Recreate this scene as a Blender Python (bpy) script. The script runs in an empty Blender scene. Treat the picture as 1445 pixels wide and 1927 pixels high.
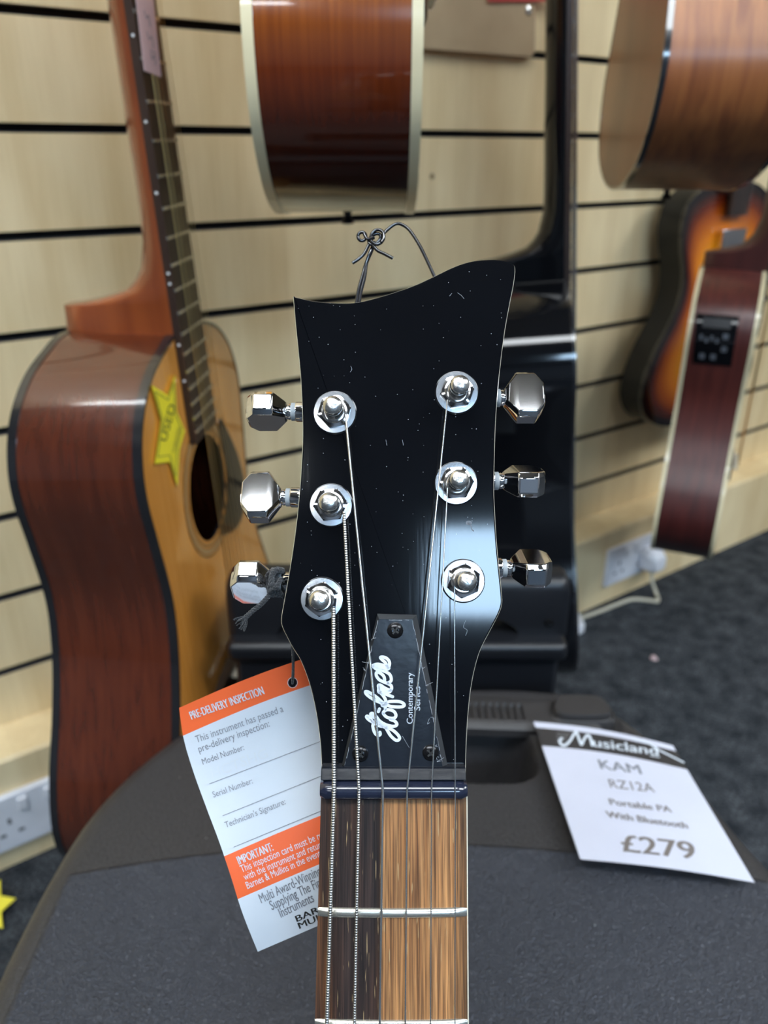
import bpy, bmesh, math, random
from mathutils import Vector, Matrix
random.seed(4)
S = bpy.context.scene
COL = S.collection

# ------------------------------------------------------------------ camera
FPX, CX, CY = 1450.0, 722.5, 963.5          # focal length and centre of the 1445 x 1927 frame
PITCH = math.atan((CY - 283.0) / FPX)
EYE = Vector((0, 0, 0.86))
Rv = Vector((1, 0, 0))
Fv = Vector((0, math.cos(PITCH), -math.sin(PITCH)))
Uv = Vector((0, math.sin(PITCH), math.cos(PITCH)))
cam = bpy.data.cameras.new('camera')
cam.sensor_fit = 'VERTICAL'; cam.sensor_height = 36.0
cam.lens = FPX / 1927 * 36.0
cam.clip_start = 0.01; cam.clip_end = 50
cam.dof.use_dof = True; cam.dof.focus_distance = 0.232
cam.dof.aperture_fstop = 12.5
co = bpy.data.objects.new('camera', cam); COL.objects.link(co)
co.location = EYE; co.rotation_euler = (math.pi/2 - PITCH, 0, 0)
S.camera = co
# ------------------------------------------------------------------ world, exposure
w = bpy.data.worlds.new('world'); S.world = w; w.use_nodes = True
w.node_tree.nodes['Background'].inputs[0].default_value = (0.75, 0.85, 1.0, 1)
w.node_tree.nodes['Background'].inputs[1].default_value = 0.0
S.view_settings.view_transform = 'Standard'; S.view_settings.look = 'None'
S.view_settings.gamma = 1.0; S.view_settings.use_curve_mapping = False
S.view_settings.exposure = 0.78
LAMP_POWER = 11.0
LAMP_COLOR = (0.90, 0.96, 1.0)
# ceiling lamps: x, y, half length x, half width y
LAMPS = [(0.95, -2.75, 0.72, 0.42), (-0.95, -1.9, 0.6, 0.12), (1.5, -0.6, 0.6, 0.3),
         (-0.25, -0.45, 0.75, 0.22), (-0.9, 0.30, 0.75, 0.05), (2.6, 0.6, 0.3, 0.6)]
CEIL = 2.45

# ------------------------------------------------------------------ maths helpers
def ray(px, py):
    return Rv*((px-CX)/FPX) - Uv*((py-CY)/FPX) + Fv
def at_depth(px, py, d):
    return EYE + ray(px, py)*d
def on_plane(px, py, p0, n):
    r = ray(px, py)
    return EYE + r*((p0-EYE).dot(n)/r.dot(n))
def on_z(px, py, z):
    return on_plane(px, py, Vector((0, 0, z)), Vector((0, 0, 1)))
WN = Vector((-0.56691, 0.82378, 0)); WU = Vector((0.82378, 0.56691, 0))
WD = 0.9493
def on_wall(px, py, off=0.0):
    return on_plane(px, py, WN*(WD-off), WN)
def wall_xyz(s, z, off=0.0):
    v = WU*s + WN*(WD-off); v.z = z; return v
def catmull(pts, n=8, closed=False):
    P = [Vector(p) for p in pts]; out = []
    m = len(P)
    rng = range(m if closed else m-1)
    for i in rng:
        if closed: a, b, c, d = P[(i-1) % m], P[i], P[(i+1) % m], P[(i+2) % m]
        else: a, b, c, d = P[max(i-1, 0)], P[i], P[i+1], P[min(i+2, m-1)]
        for k in range(n):
            t = k/n
            out.append(0.5*((2*b)+(c-a)*t+(2*a-5*b+4*c-d)*t*t+(3*b-a-3*c+d)*t*t*t))
    if not closed: out.append(P[-1])
    return out
def lerp_tab(tab, x):
    if x <= tab[0][0]: return tab[0][1]
    for (a, u), (b, v) in zip(tab, tab[1:]):
        if x <= b: return u+(v-u)*(x-a)/(b-a)
    return tab[-1][1]

# ------------------------------------------------------------------ mesh builder
class MB:
    def __init__(s): s.v = []; s.f = []; s.m = []
    def add(s, vs, fs, mi=0):
        o = len(s.v); s.v += [Vector(v) for v in vs]
        for f in fs: s.f.append([o+i for i in f]); s.m.append(mi)
        return s
    def box(s, c, h, mi=0, M=None):
        c = Vector(c); vs = []
        for x in (-1, 1):
            for y in (-1, 1):
                for z in (-1, 1):
                    p = Vector((x*h[0], y*h[1], z*h[2]))
                    vs.append(c+(M @ p if M else p))
        return s.add(vs, [(0,1,3,2),(4,6,7,5),(0,4,5,1),(2,3,7,6),(0,2,6,4),(1,5,7,3)], mi)
    def prism(s, poly, fn0, fn1, mi=0, side_mi=None, cap0=True):
        n = len(poly)
        a = [fn0(*p) for p in poly]; b = [fn1(*p) for p in poly]
        s.add(b, [list(range(n))], mi)
        if cap0: s.add(a, [list(range(n))[::-1]], mi)
        s.add(a+b, [(i, (i+1) % n, n+(i+1) % n, n+i) for i in range(n)], mi if side_mi is None else side_mi)
        return s
    def loft(s, rings, closed=True, caps=True, mi=0):
        n = len(rings[0]); vs = [p for r in rings for p in r]; fs = []
        for k in range(len(rings)-1):
            for i in range(n if closed else n-1):
                j = (i+1) % n
                fs.append((k*n+i, k*n+j, (k+1)*n+j, (k+1)*n+i))
        if caps and closed:
            fs.append(list(range(n))[::-1]); fs.append([(len(rings)-1)*n+i for i in range(n)])
        return s.add(vs, fs, mi)
    def tube(s, pts, r, n=8, mi=0, closed=False):
        P = [Vector(p) for p in pts]; rings = []; m = len(P); nrm = None
        for i, p in enumerate(P):
            if closed: t = (P[(i+1) % m]-P[i-1]).normalized()
            else: t = (P[min(i+1, m-1)]-P[max(i-1, 0)]).normalized()
            if nrm is None:
                nrm = t.orthogonal().normalized()
            nrm = (nrm-t*nrm.dot(t)).normalized(); b = t.cross(nrm)
            rr = r[i] if isinstance(r, (list, tuple)) else r
            rings.append([p+nrm*rr*math.cos(2*math.pi*k/n)+b*rr*math.sin(2*math.pi*k/n) for k in range(n)])
        if closed: rings.append(rings[0])
        return s.loft(rings, caps=not closed, mi=mi)
    def lathe(s, prof, c=(0, 0, 0), ax=(0, 0, 1), n=32, mi=0):
        ax = Vector(ax).normalized(); a = ax.orthogonal().normalized(); b = ax.cross(a); c = Vector(c)
        rings = [[c+ax*h+(a*math.cos(2*math.pi*k/n)+b*math.sin(2*math.pi*k/n))*max(r, 1e-6) for k in range(n)] for r, h in prof]
        return s.loft(rings, mi=mi)
    def build(s, name, mats, smooth=35, bevel=0, bseg=2, subdiv=0, fix=True):
        me = bpy.data.meshes.new(name)
        me.from_pydata([tuple(v) for v in s.v], [], s.f)
        mats = mats if isinstance(mats, (list, tuple)) else [mats]
        for m in mats: me.materials.append(m)
        for p, mi in zip(me.polygons, s.m): p.material_index = mi
        bm = bmesh.new(); bm.from_mesh(me)
        bmesh.ops.remove_doubles(bm, verts=bm.verts, dist=1e-6)
        if fix: bmesh.ops.recalc_face_normals(bm, faces=bm.faces)
        bm.to_mesh(me); bm.free()
        if smooth:
            me.polygons.foreach_set('use_smooth', [True]*len(me.polygons))
            me.set_sharp_from_angle(angle=math.radians(smooth))
        o = bpy.data.objects.new(name, me); COL.objects.link(o)
        if bevel:
            b = o.modifiers.new('bevel', 'BEVEL'); b.width = bevel; b.segments = bseg
            b.limit_method = 'ANGLE'; b.angle_limit = math.radians(30); b.harden_normals = False
        if subdiv:
            q = o.modifiers.new('sub', 'SUBSURF'); q.levels = q.render_levels = subdiv
        return o

def tag(o, label, cat, group=None, kind=None):
    if label: o['label'] = label
    if cat: o['category'] = cat
    if group: o['group'] = group
    if kind: o['kind'] = kind
    return o
class Thing:
    """An Empty at the base of a thing; parts are meshes in the thing's local frame."""
    def __init__(s, name, label, cat, M=None, base=(0, 0, 0), group=None):
        M = M or Matrix.Identity(4); s.base = Vector(base)
        s.o = bpy.data.objects.new(name, None); COL.objects.link(s.o)
        s.o.empty_display_size = 0.02
        s.o.matrix_world = M @ Matrix.Translation(s.base)
        tag(s.o, label, cat, group)
    def part(s, name, mb, mats, parent=None, label=None, **k):
        o = mb.build(name, mats, **k)
        if parent is None: o.parent = s.o; o.location = -s.base
        else: o.parent = parent
        if label: o['label'] = label
        return o

# text as flat mesh data: returns verts (2D, unit = font size, starting at x=0 baseline) and faces
def text_data(txt, bold=0.0, shear=0.0, spacing=1.0):
    cu = bpy.data.curves.new('lettering', 'FONT'); cu.body = txt; cu.size = 1.0
    cu.offset = bold; cu.shear = shear; cu.space_character = spacing; cu.resolution_u = 3; cu.fill_mode = 'FRONT'
    ob = bpy.data.objects.new('lettering', cu); COL.objects.link(ob)
    dg = bpy.context.evaluated_depsgraph_get(); dg.update()
    me = bpy.data.meshes.new_from_object(ob.evaluated_get(dg))
    vs = [v.co.copy() for v in me.vertices]; fs = [list(p.vertices) for p in me.polygons]
    bpy.data.objects.remove(ob); bpy.data.curves.remove(cu); bpy.data.meshes.remove(me)
    x0 = min(v.x for v in vs); x1 = max(v.x for v in vs)
    return [((v.x-x0), v.y) for v in vs], fs, x1-x0
CAP = 0.70
def text_on(mb, surf, txt, p0, p1, up, mi=0, bold=0.0, **k):
    """lay a line of lettering on a surface; p0/p1 are the baseline ends, up the capital height vector (frame pixels)"""
    vs, fs, wd = text_data(txt, **k)
    d = (p1[0]-p0[0], p1[1]-p0[1])
    out = [surf(p0[0]+d[0]*x/wd+up[0]*y/CAP, p0[1]+d[1]*x/wd+up[1]*y/CAP) for x, y in vs]
    mb.add(out, fs, mi)
    if bold > 0:
        ul = math.hypot(*up); dl = math.hypot(*d); q = bold*ul*2.4
        for sx_ in (-0.5, 0.5):
            ox, oy = d[0]/dl*q*sx_, d[1]/dl*q*sx_
            mb.add([surf(p0[0]+ox+d[0]*x/wd+up[0]*y/CAP, p0[1]+oy+d[1]*x/wd+up[1]*y/CAP) for x, y in vs], fs, mi)
def stroke_on(mb, surf, pts, wpx, mi=0, n=6, smooth=True):
    P = catmull([(x, y, 0) for x, y in pts], n) if smooth else [Vector((x, y, 0)) for x, y in pts]
    L = []; Rr = []
    for i, p in enumerate(P):
        t = (P[min(i+1, len(P)-1)]-P[max(i-1, 0)]).normalized(); nn = Vector((-t.y, t.x, 0))*wpx/2
        L.append(surf(p.x+nn.x, p.y+nn.y)); Rr.append(surf(p.x-nn.x, p.y-nn.y))
    m = len(P)
    mb.add(L+Rr, [(i, i+1, m+i+1, m+i) for i in range(m-1)], mi)
    for e in (0, -1):
        c = P[e]; q = [surf(c.x+wpx/2*math.cos(a*math.pi/5), c.y+wpx/2*math.sin(a*math.pi/5)) for a in range(10)]
        mb.add(q, [list(range(10))], mi)

# ------------------------------------------------------------------ materials
def mat(name, col=(0.5, 0.5, 0.5), rough=0.5, metal=0.0, coat=0.0, spec=0.5, var=0.06, vscale=30, bump=0.0, bscale=200,
        stretch=(1, 1, 1), col2=None, detail=4, coat_rough=0.03, sheen=0, rvar=0.0, distort=0.0):
    m = bpy.data.materials.new(name); m.use_nodes = True; nt = m.node_tree; N = nt.nodes; L = nt.links
    b = N['Principled BSDF']
    b.inputs['Roughness'].default_value = rough; b.inputs['Metallic'].default_value = metal
    b.inputs['Coat Weight'].default_value = coat; b.inputs['Coat Roughness'].default_value = coat_rough
    b.inputs['Specular IOR Level'].default_value = spec
    if sheen: b.inputs['Sheen Weight'].default_value = sheen
    tc = N.new('ShaderNodeTexCoord'); mp = N.new('ShaderNodeMapping'); mp.inputs['Scale'].default_value = stretch
    L.new(tc.outputs['Object'], mp.inputs['Vector'])
    nz = N.new('ShaderNodeTexNoise'); nz.inputs['Scale'].default_value = vscale; nz.inputs['Detail'].default_value = detail
    nz.inputs['Distortion'].default_value = distort
    L.new(mp.outputs[0], nz.inputs['Vector'])
    cr = N.new('ShaderNodeValToRGB'); L.new(nz.outputs['Fac'], cr.inputs['Fac'])
    c2 = col2 if col2 else tuple(min(1, c*(1+var)) for c in col)
    c1 = col if col2 else tuple(c*(1-var) for c in col)
    cr.color_ramp.elements[0].color = (*c1, 1); cr.color_ramp.elements[0].position = 0.32
    cr.color_ramp.elements[1].color = (*c2, 1); cr.color_ramp.elements[1].position = 0.68
    L.new(cr.outputs[0], b.inputs['Base Color'])
    if rvar:
        mr = N.new('ShaderNodeMapRange'); mr.inputs['To Min'].default_value = max(0, rough-rvar); mr.inputs['To Max'].default_value = rough+rvar
        L.new(nz.outputs['Fac'], mr.inputs['Value']); L.new(mr.outputs[0], b.inputs['Roughness'])
    if bump:
        n2 = N.new('ShaderNodeTexNoise'); n2.inputs['Scale'].default_value = bscale; n2.inputs['Detail'].default_value = 3
        L.new(tc.outputs['Object'], n2.inputs['Vector'])
        bp = N.new('ShaderNodeBump'); bp.inputs['Strength'].default_value = bump; bp.inputs['Distance'].default_value = 0.001
        L.new(n2.outputs['Fac'], bp.inputs['Height']); L.new(bp.outputs[0], b.inputs['Normal'])
    return m
def nodes(m): return m.node_tree.nodes, m.node_tree.links, m.node_tree.nodes['Principled BSDF']
def emis(name, col, s):
    m = bpy.data.materials.new(name); m.use_nodes = True
    b = m.node_tree.nodes['Principled BSDF']; b.inputs['Base Color'].default_value = (0.8, 0.8, 0.8, 1)
    b.inputs['Emission Color'].default_value = (*col, 1); b.inputs['Emission Strength'].default_value = s
    return m
def srgb(r, g, b):
    f = lambda c: (c/255/12.92) if c/255 <= 0.04045 else ((c/255+0.055)/1.055)**2.4
    return (f(r), f(g), f(b))

def board_mat():
    m = mat('maple_laminate', rough=0.42, col=(0.55, 0.45, 0.29), spec=0.3)
    N, L, b = nodes(m)
    tc = N.new('ShaderNodeTexCoord')
    mp = N.new('ShaderNodeMapping'); mp.inputs['Rotation'].default_value = (0, 0, -math.atan2(WU.y, WU.x)); mp.vector_type = 'POINT'
    L.new(tc.outputs['Object'], mp.inputs['Vector'])
    sc = N.new('ShaderNodeMapping'); sc.inputs['Scale'].default_value = (26, 26, 4); L.new(mp.outputs[0], sc.inputs['Vector'])
    n1 = N.new('ShaderNodeTexNoise'); n1.inputs['Scale'].default_value = 1.0; n1.inputs['Detail'].default_value = 5; L.new(sc.outputs[0], n1.inputs['Vector'])
    s2 = N.new('ShaderNodeMapping'); s2.inputs['Scale'].default_value = (350, 350, 9); L.new(mp.outputs[0], s2.inputs['Vector'])
    n2 = N.new('ShaderNodeTexNoise'); n2.inputs['Scale'].default_value = 1.0; n2.inputs['Detail'].default_value = 3; L.new(s2.outputs[0], n2.inputs['Vector'])
    n3 = N.new('ShaderNodeTexNoise'); n3.inputs['Scale'].default_value = 7.0; n3.inputs['Detail'].default_value = 2; L.new(mp.outputs[0], n3.inputs['Vector'])
    # veneer leaves: random tone per 0.28 m strip
    sx = N.new('ShaderNodeSeparateXYZ'); L.new(mp.outputs[0], sx.inputs[0])
    a = N.new('ShaderNodeMath'); a.operation = 'MULTIPLY_ADD'; a.inputs[1].default_value = 1/0.23; a.inputs[2].default_value = 0.83 + 10; L.new(sx.outputs['X'], a.inputs[0])
    fl = N.new('ShaderNodeMath'); fl.operation = 'FLOOR'; L.new(a.outputs[0], fl.inputs[0])
    wn = N.new('ShaderNodeTexWhiteNoise'); wn.noise_dimensions = '1D'; L.new(fl.outputs[0], wn.inputs['W'])
    def mixf(x, y, f):
        q = N.new('ShaderNodeMath'); q.operation = 'MULTIPLY_ADD'; q.inputs[1].default_value = f
        L.new(x, q.inputs[0])
        if y is None: q.inputs[2].default_value = 0
        else: L.new(y, q.inputs[2])
        return q.outputs[0]
    v = mixf(n1.outputs['Fac'], None, 0.5); v = mixf(n2.outputs['Fac'], v, 0.18); v = mixf(n3.outputs['Fac'], v, 0.3); v = mixf(wn.outputs['Value'], v, 0.16)
    cr = N.new('ShaderNodeValToRGB'); L.new(v, cr.inputs['Fac'])
    cr.color_ramp.elements[0].position = 0.35; cr.color_ramp.elements[0].color = (0.68, 0.50, 0.26, 1)
    cr.color_ramp.elements[1].position = 0.75; cr.color_ramp.elements[1].color = (0.92, 0.75, 0.46, 1)
    L.new(cr.outputs[0], b.inputs['Base Color'])
    # one knot in the veneer
    kp = on_wall(813, 332)
    dv = N.new('ShaderNodeVectorMath'); dv.operation = 'DISTANCE'; L.new(tc.outputs['Object'], dv.inputs[0]); dv.inputs[1].default_value = kp
    kr = N.new('ShaderNodeMapRange'); kr.inputs['From Min'].default_value = 0.0022; kr.inputs['From Max'].default_value = 0.0055; L.new(dv.outputs['Value'], kr.inputs['Value'])
    km = N.new('ShaderNodeMix'); km.data_type = 'RGBA'; L.new(kr.outputs[0], km.inputs['Factor']); km.inputs[6].default_value = (0.20, 0.11, 0.05, 1); L.new(cr.outputs[0], km.inputs[7])
    L.new(km.outputs[2], b.inputs['Base Color'])
    return m

def wood(name, c1, c2, rough=0.35, coat=1.0, stretch=(60, 2.5, 60), burst=None, coat_rough=0.04, fig=None):
    """grain runs along local Y; burst = list of (local y, colour factor)"""
    m = mat(name, col=c1, col2=c2, rough=rough, coat=coat, coat_rough=coat_rough, stretch=stretch, vscale=1.0, detail=6, distort=0.4)
    N, L, b = nodes(m)
    src = b.inputs['Base Color'].links[0].from_socket
    tc = N.new('ShaderNodeTexCoord')
    n = N.new('ShaderNodeTexNoise'); n.inputs['Scale'].default_value = 9; n.inputs['Detail'].default_value = 3
    L.new(tc.outputs['Object'], n.inputs['Vector'])
    mr = N.new('ShaderNodeMapRange'); mr.inputs['To Min'].default_value = 0.7; mr.inputs['To Max'].default_value = 1.3
    L.new(n.outputs['Fac'], mr.inputs['Value'])
    mx = N.new('ShaderNodeVectorMath'); mx.operation = 'SCALE'; L.new(src, mx.inputs[0]); L.new(mr.outputs[0], mx.inputs['Scale'])
    out = mx.outputs[0]
    if burst:
        sx = N.new('ShaderNodeSeparateXYZ'); L.new(tc.outputs['Object'], sx.inputs[0])
        m2 = N.new('ShaderNodeMapRange'); m2.inputs['From Min'].default_value = burst[0][0]; m2.inputs['From Max'].default_value = burst[-1][0]
        L.new(sx.outputs['Y'], m2.inputs['Value'])
        r = N.new('ShaderNodeValToRGB'); L.new(m2.outputs[0], r.inputs['Fac'])
        y0, y1 = burst[0][0], burst[-1][0]
        for i, (y, c) in enumerate(burst):
            p = (y-y0)/(y1-y0)
            e = r.color_ramp.elements[0] if i == 0 else (r.color_ramp.elements[-1] if i == len(burst)-1 else r.color_ramp.elements.new(p))
            e.position = p; e.color = (*c, 1)
        mm = N.new('ShaderNodeVectorMath'); mm.operation = 'MULTIPLY'; L.new(out, mm.inputs[0]); L.new(r.outputs[0], mm.inputs[1]); out = mm.outputs[0]
    L.new(out, b.inputs['Base Color'])
    return m

M_board = board_mat()
M_slot = mat('slot_black', (0.006, 0.006, 0.007), rough=0.6)
M_slotlip = mat('slot_insert', (0.03, 0.03, 0.035), rough=0.45)
M_chrome = mat('chrome', (0.78, 0.78, 0.8), rough=0.06, metal=1.0, var=0.02)
M_nickel = mat('brushed_nickel', (0.74, 0.73, 0.70), rough=0.25, metal=1.0, var=0.1, vscale=300, bump=0.15, bscale=900)
M_washer = mat('satin_washer', (0.62, 0.64, 0.68), rough=0.22, metal=1.0, var=0.06, vscale=2500, bump=0.02, bscale=4000)
M_string = mat('plain_steel', (0.75, 0.74, 0.72), rough=0.25, metal=1.0)
def wound_mat():
    m = mat('wound_steel', (0.72, 0.71, 0.68), rough=0.3, metal=1.0)
    N, L, b = nodes(m); tc = N.new('ShaderNodeTexCoord'); wv = N.new('ShaderNodeTexWave'); wv.bands_direction = 'Y'
    wv.inputs['Scale'].default_value = 450; L.new(tc.outputs['Object'], wv.inputs['Vector'])
    bp = N.new('ShaderNodeBump'); bp.inputs['Strength'].default_value = 0.4; bp.inputs['Distance'].default_value = 0.0003
    L.new(wv.outputs['Fac'], bp.inputs['Height']); L.new(bp.outputs[0], b.inputs['Normal'])
    return m
M_wound = wound_mat()
def black_lacquer():
    m = mat('black_lacquer', (0.003, 0.0035, 0.005), rough=0.07, coat=0.0, spec=0.5, var=0.1)
    N, L, b = nodes(m); tc = N.new('ShaderNodeTexCoord')
    src = b.inputs['Base Color'].links[0].from_socket
    # dust specks
    vo = N.new('ShaderNodeTexVoronoi'); vo.inputs['Scale'].default_value = 620; vo.inputs['Randomness'].default_value = 1
    L.new(tc.outputs['Object'], vo.inputs['Vector'])
    lt = N.new('ShaderNodeMath'); lt.operation = 'LESS_THAN'; lt.inputs[1].default_value = 0.075; L.new(vo.outputs['Distance'], lt.inputs[0])
    sp = N.new('ShaderNodeSeparateColor'); L.new(vo.outputs['Color'], sp.inputs[0])
    gt = N.new('ShaderNodeMath'); gt.operation = 'GREATER_THAN'; gt.inputs[1].default_value = 0.62; L.new(sp.outputs[0], gt.inputs[0])
    ml = N.new('ShaderNodeMath'); ml.operation = 'MULTIPLY'; L.new(lt.outputs[0], ml.inputs[0]); L.new(gt.outputs[0], ml.inputs[1])
    mx = N.new('ShaderNodeMix'); mx.data_type = 'RGBA'; L.new(ml.outputs[0], mx.inputs['Factor']); L.new(src, mx.inputs[6]); mx.inputs[7].default_value = (0.3, 0.32, 0.34, 1)
    L.new(mx.outputs[2], b.inputs['Base Color'])
    mp = N.new('ShaderNodeMapping'); mp.inputs['Scale'].default_value = (500, 30, 500); L.new(tc.outputs['Object'], mp.inputs['Vector'])
    n = N.new('ShaderNodeTexNoise'); n.inputs['Scale'].default_value = 1; L.new(mp.outputs[0], n.inputs['Vector'])
    n2 = N.new('ShaderNodeTexNoise'); n2.inputs['Scale'].default_value = 22; n2.inputs['Detail'].default_value = 1; L.new(tc.outputs['Object'], n2.inputs['Vector'])
    ad = N.new('ShaderNodeMath'); ad.operation = 'MULTIPLY_ADD'; ad.inputs[1].default_value = 12; L.new(n2.outputs['Fac'], ad.inputs[0]); L.new(n.outputs['Fac'], ad.inputs[2])
    bp = N.new('ShaderNodeBump'); bp.inputs['Strength'].default_value = 0.10; bp.inputs['Distance'].default_value = 0.0001
    L.new(ad.outputs[0], bp.inputs['Height']); L.new(bp.outputs[0], b.inputs['Normal'])
    return m
M_lacq = black_lacquer()
M_gloss = mat('gloss_black', (0.004, 0.0045, 0.006), rough=0.08, coat=0.15, spec=0.4)
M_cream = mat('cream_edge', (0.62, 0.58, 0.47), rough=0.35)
M_plate = mat('scuffed_black_plastic', (0.007, 0.009, 0.014), rough=0.22, var=0.25, vscale=120, bump=0.05, bscale=300)
M_platebev = mat('matte_black_bevel', (0.022, 0.024, 0.028), rough=0.55)
M_scratch = mat('pale_scratches', (0.33, 0.35, 0.38), rough=0.6)
M_nut = mat('blue_black_nut', (0.012, 0.016, 0.034), rough=0.18, coat=0.6, coat_rough=0.1)
M_ink = mat('white_ink', (0.62, 0.68, 0.76), rough=0.5, var=0.02)
M_ivory = mat('ivory_binding', (0.72, 0.64, 0.42), rough=0.3, coat=0.6)
M_rosette = mat('rosette_tan', (0.36, 0.22, 0.09), rough=0.4)
M_blackbind = mat('black_binding', (0.012, 0.012, 0.014), rough=0.2, coat=0.8)
M_dark = mat('dark_plastic', (0.007, 0.008, 0.011), rough=0.38, bump=0.1, bscale=800)
M_plastic = mat('speaker_smooth', (0.030, 0.028, 0.029), rough=0.5, bump=0.25, bscale=1200, var=0.08, vscale=60)
M_wire = mat('wire_black', (0.012, 0.012, 0.016), rough=0.2, coat=0.7)
M_cord = mat('cord_black', (0.02, 0.022, 0.026), rough=0.85, bump=0.8, bscale=1500, sheen=0.3)
M_white = mat('white_plastic', (0.74, 0.75, 0.80), rough=0.35)
M_slot2 = mat('socket_slot', (0.10, 0.10, 0.12), rough=0.6)
M_cable = mat('cream_cable', (0.62, 0.58, 0.46), rough=0.5)
M_paper = mat('card_white', (0.56, 0.61, 0.67), rough=0.4, var=0.03, vscale=40)
M_orange = mat('card_orange', (0.80, 0.13, 0.035), rough=0.4, var=0.04)
M_grey = mat('print_grey', (0.20, 0.21, 0.24), rough=0.6)
M_black = mat('print_black', (0.015, 0.015, 0.015), rough=0.6)
M_brown = mat('print_warm_grey', (0.17, 0.15, 0.14), rough=0.6)
M_lgrey = mat('print_light_grey', (0.36, 0.36, 0.38), rough=0.6)
M_faint = mat('faint_handwriting', (0.56, 0.60, 0.64), rough=0.6)
M_price = mat('price_white', (0.55, 0.57, 0.68), rough=0.3, var=0.02)
M_yellow = mat('star_yellow', (0.85, 0.72, 0.03), rough=0.4, var=0.03)
M_yellowd = mat('star_outline', (0.16, 0.15, 0.05), rough=0.5)
M_pink = mat('pink_paper', (0.58, 0.42, 0.43), rough=0.6)
M_bronze = mat('bronze_strings', (0.75, 0.56, 0.24), rough=0.3, metal=1.0)
M_fret = mat('nickel_fret', (0.72, 0.70, 0.62), rough=0.25, metal=0.9)
M_fb = wood('rosewood_dark', (0.018, 0.009, 0.007), (0.045, 0.023, 0.014), rough=0.42, coat=0.0)
M_pearl = mat('pearl_dot', (0.75, 0.75, 0.75), rough=0.2)

# carpet
def carpet_mat():
    m = mat('carpet', (0.018, 0.021, 0.026), col2=(0.058, 0.064, 0.072), rough=0.95, vscale=30, detail=8, bump=1.0, bscale=500, spec=0.15)
    N, L, b = nodes(m)
    src = b.inputs['Base Color'].links[0].from_socket
    tc = N.new('ShaderNodeTexCoord'); n = N.new('ShaderNodeTexNoise'); n.inputs['Scale'].default_value = 260; n.inputs['Detail'].default_value = 3
    L.new(tc.outputs['Object'], n.inputs['Vector'])
    mr = N.new('ShaderNodeMapRange'); mr.inputs['From Min'].default_value = 0.35; mr.inputs['From Max'].default_value = 0.65; mr.inputs['To Min'].default_value = 0.35; mr.inputs['To Max'].default_value = 1.75
    L.new(n.outputs['Fac'], mr.inputs['Value'])
    mx = N.new('ShaderNodeVectorMath'); mx.operation = 'SCALE'; L.new(src, mx.inputs[0]); L.new(mr.outputs[0], mx.inputs['Scale'])
    L.new(mx.outputs[0], b.inputs['Base Color'])
    return m
M_carpet = carpet_mat()
M_roomwall = mat('painted_wall', (0.20, 0.20, 0.21), rough=0.8)
M_ceil = mat('ceiling_tile', (0.25, 0.26, 0.28), rough=0.9)

# ------------------------------------------------------------------ the room
def struct(name, mb, mats, **k):
    o = mb.build(name, mats, **k); o['kind'] = 'structure'; return o
X0, X1, Y0, Y1 = -2.6, 3.4, -4.6, 4.0
mb = MB(); mb.box((0.4, -0.3, -0.02), (3.2, 4.4, 0.02)); struct('floor', mb, M_carpet, smooth=0)
mb = MB(); mb.box((0.4, -0.3, CEIL+0.02), (3.2, 4.4, 0.02)); struct('ceiling', mb, M_ceil, smooth=0)
# slatwall: a profile extruded along the wall
slots = [EYE.z + 0.1272 - 0.10532*k for k in range(-14, 8)]
sw = 0.0042
prof = []      # (z, depth into the wall), material per segment
seg = []
top = CEIL
z_low = EYE.z - 0.690
zc = sorted(slots, reverse=True)
prof.append((top, 0.0))
for z in zc:
    if z > top-0.02: continue
    prof += [(z+sw, 0.0), (z+sw, 0.010), (z+sw+0.004, 0.010), (z+sw+0.004, 0.016), (z-sw-0.004, 0.016), (z-sw-0.004, 0.010), (z-sw-0.0, 0.010), (z-sw, 0.003), (z-sw-0.0012, 0.0)]
    seg += [0, 0, 1, 1, 1, 1, 1, 2, 2]
prof.append((z_low, 0.0)); seg.append(0)
SA, SB = -2.2, 3.9
mb = MB()
for (a, b2), m_ in zip(zip(prof, prof[1:]), seg):
    mb.add([wall_xyz(SA, a[0], -a[1]), wall_xyz(SB, a[0], -a[1]), wall_xyz(SB, b2[0], -b2[1]), wall_xyz(SA, b2[0], -b2[1])], [(0, 1, 2, 3)], m_)
# thickness behind
mb.add([wall_xyz(SA, top, -0.03), wall_xyz(SB, top, -0.03), wall_xyz(SB, 0, -0.03), wall_xyz(SA, 0, -0.03)], [(0, 1, 2, 3)], 0)
struct('wall_back', mb, [M_board, M_slot, M_slotlip], smooth=0, fix=False)
# plinth under the slats
M_plinth = board_mat()
mb = MB()
pp = [(z_low, -0.02), (z_low, 0.066), (z_low-0.004, 0.070), (0.0, 0.070), (0.0, -0.02)]
ring = lambda s: [wall_xyz(s, z, o) for z, o in pp]
mb.loft([ring(SA), ring(SB)], closed=True)
struct('baseboard_back', mb, M_plinth, smooth=0)
for nm, c, h in (('wall_left', (X0-0.02, -1.6, CEIL/2), (0.02, 3.0, CEIL/2)), ('wall_right', (X1+0.02, -0.3, CEIL/2), (0.02, 4.3, CEIL/2)),
                 ('wall_front', (0.4, Y0-0.02, CEIL/2), (3.0, 0.02, CEIL/2))):
    mb = MB(); mb.box(c, h); struct(nm, mb, M_roomwall, smooth=0)

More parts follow.
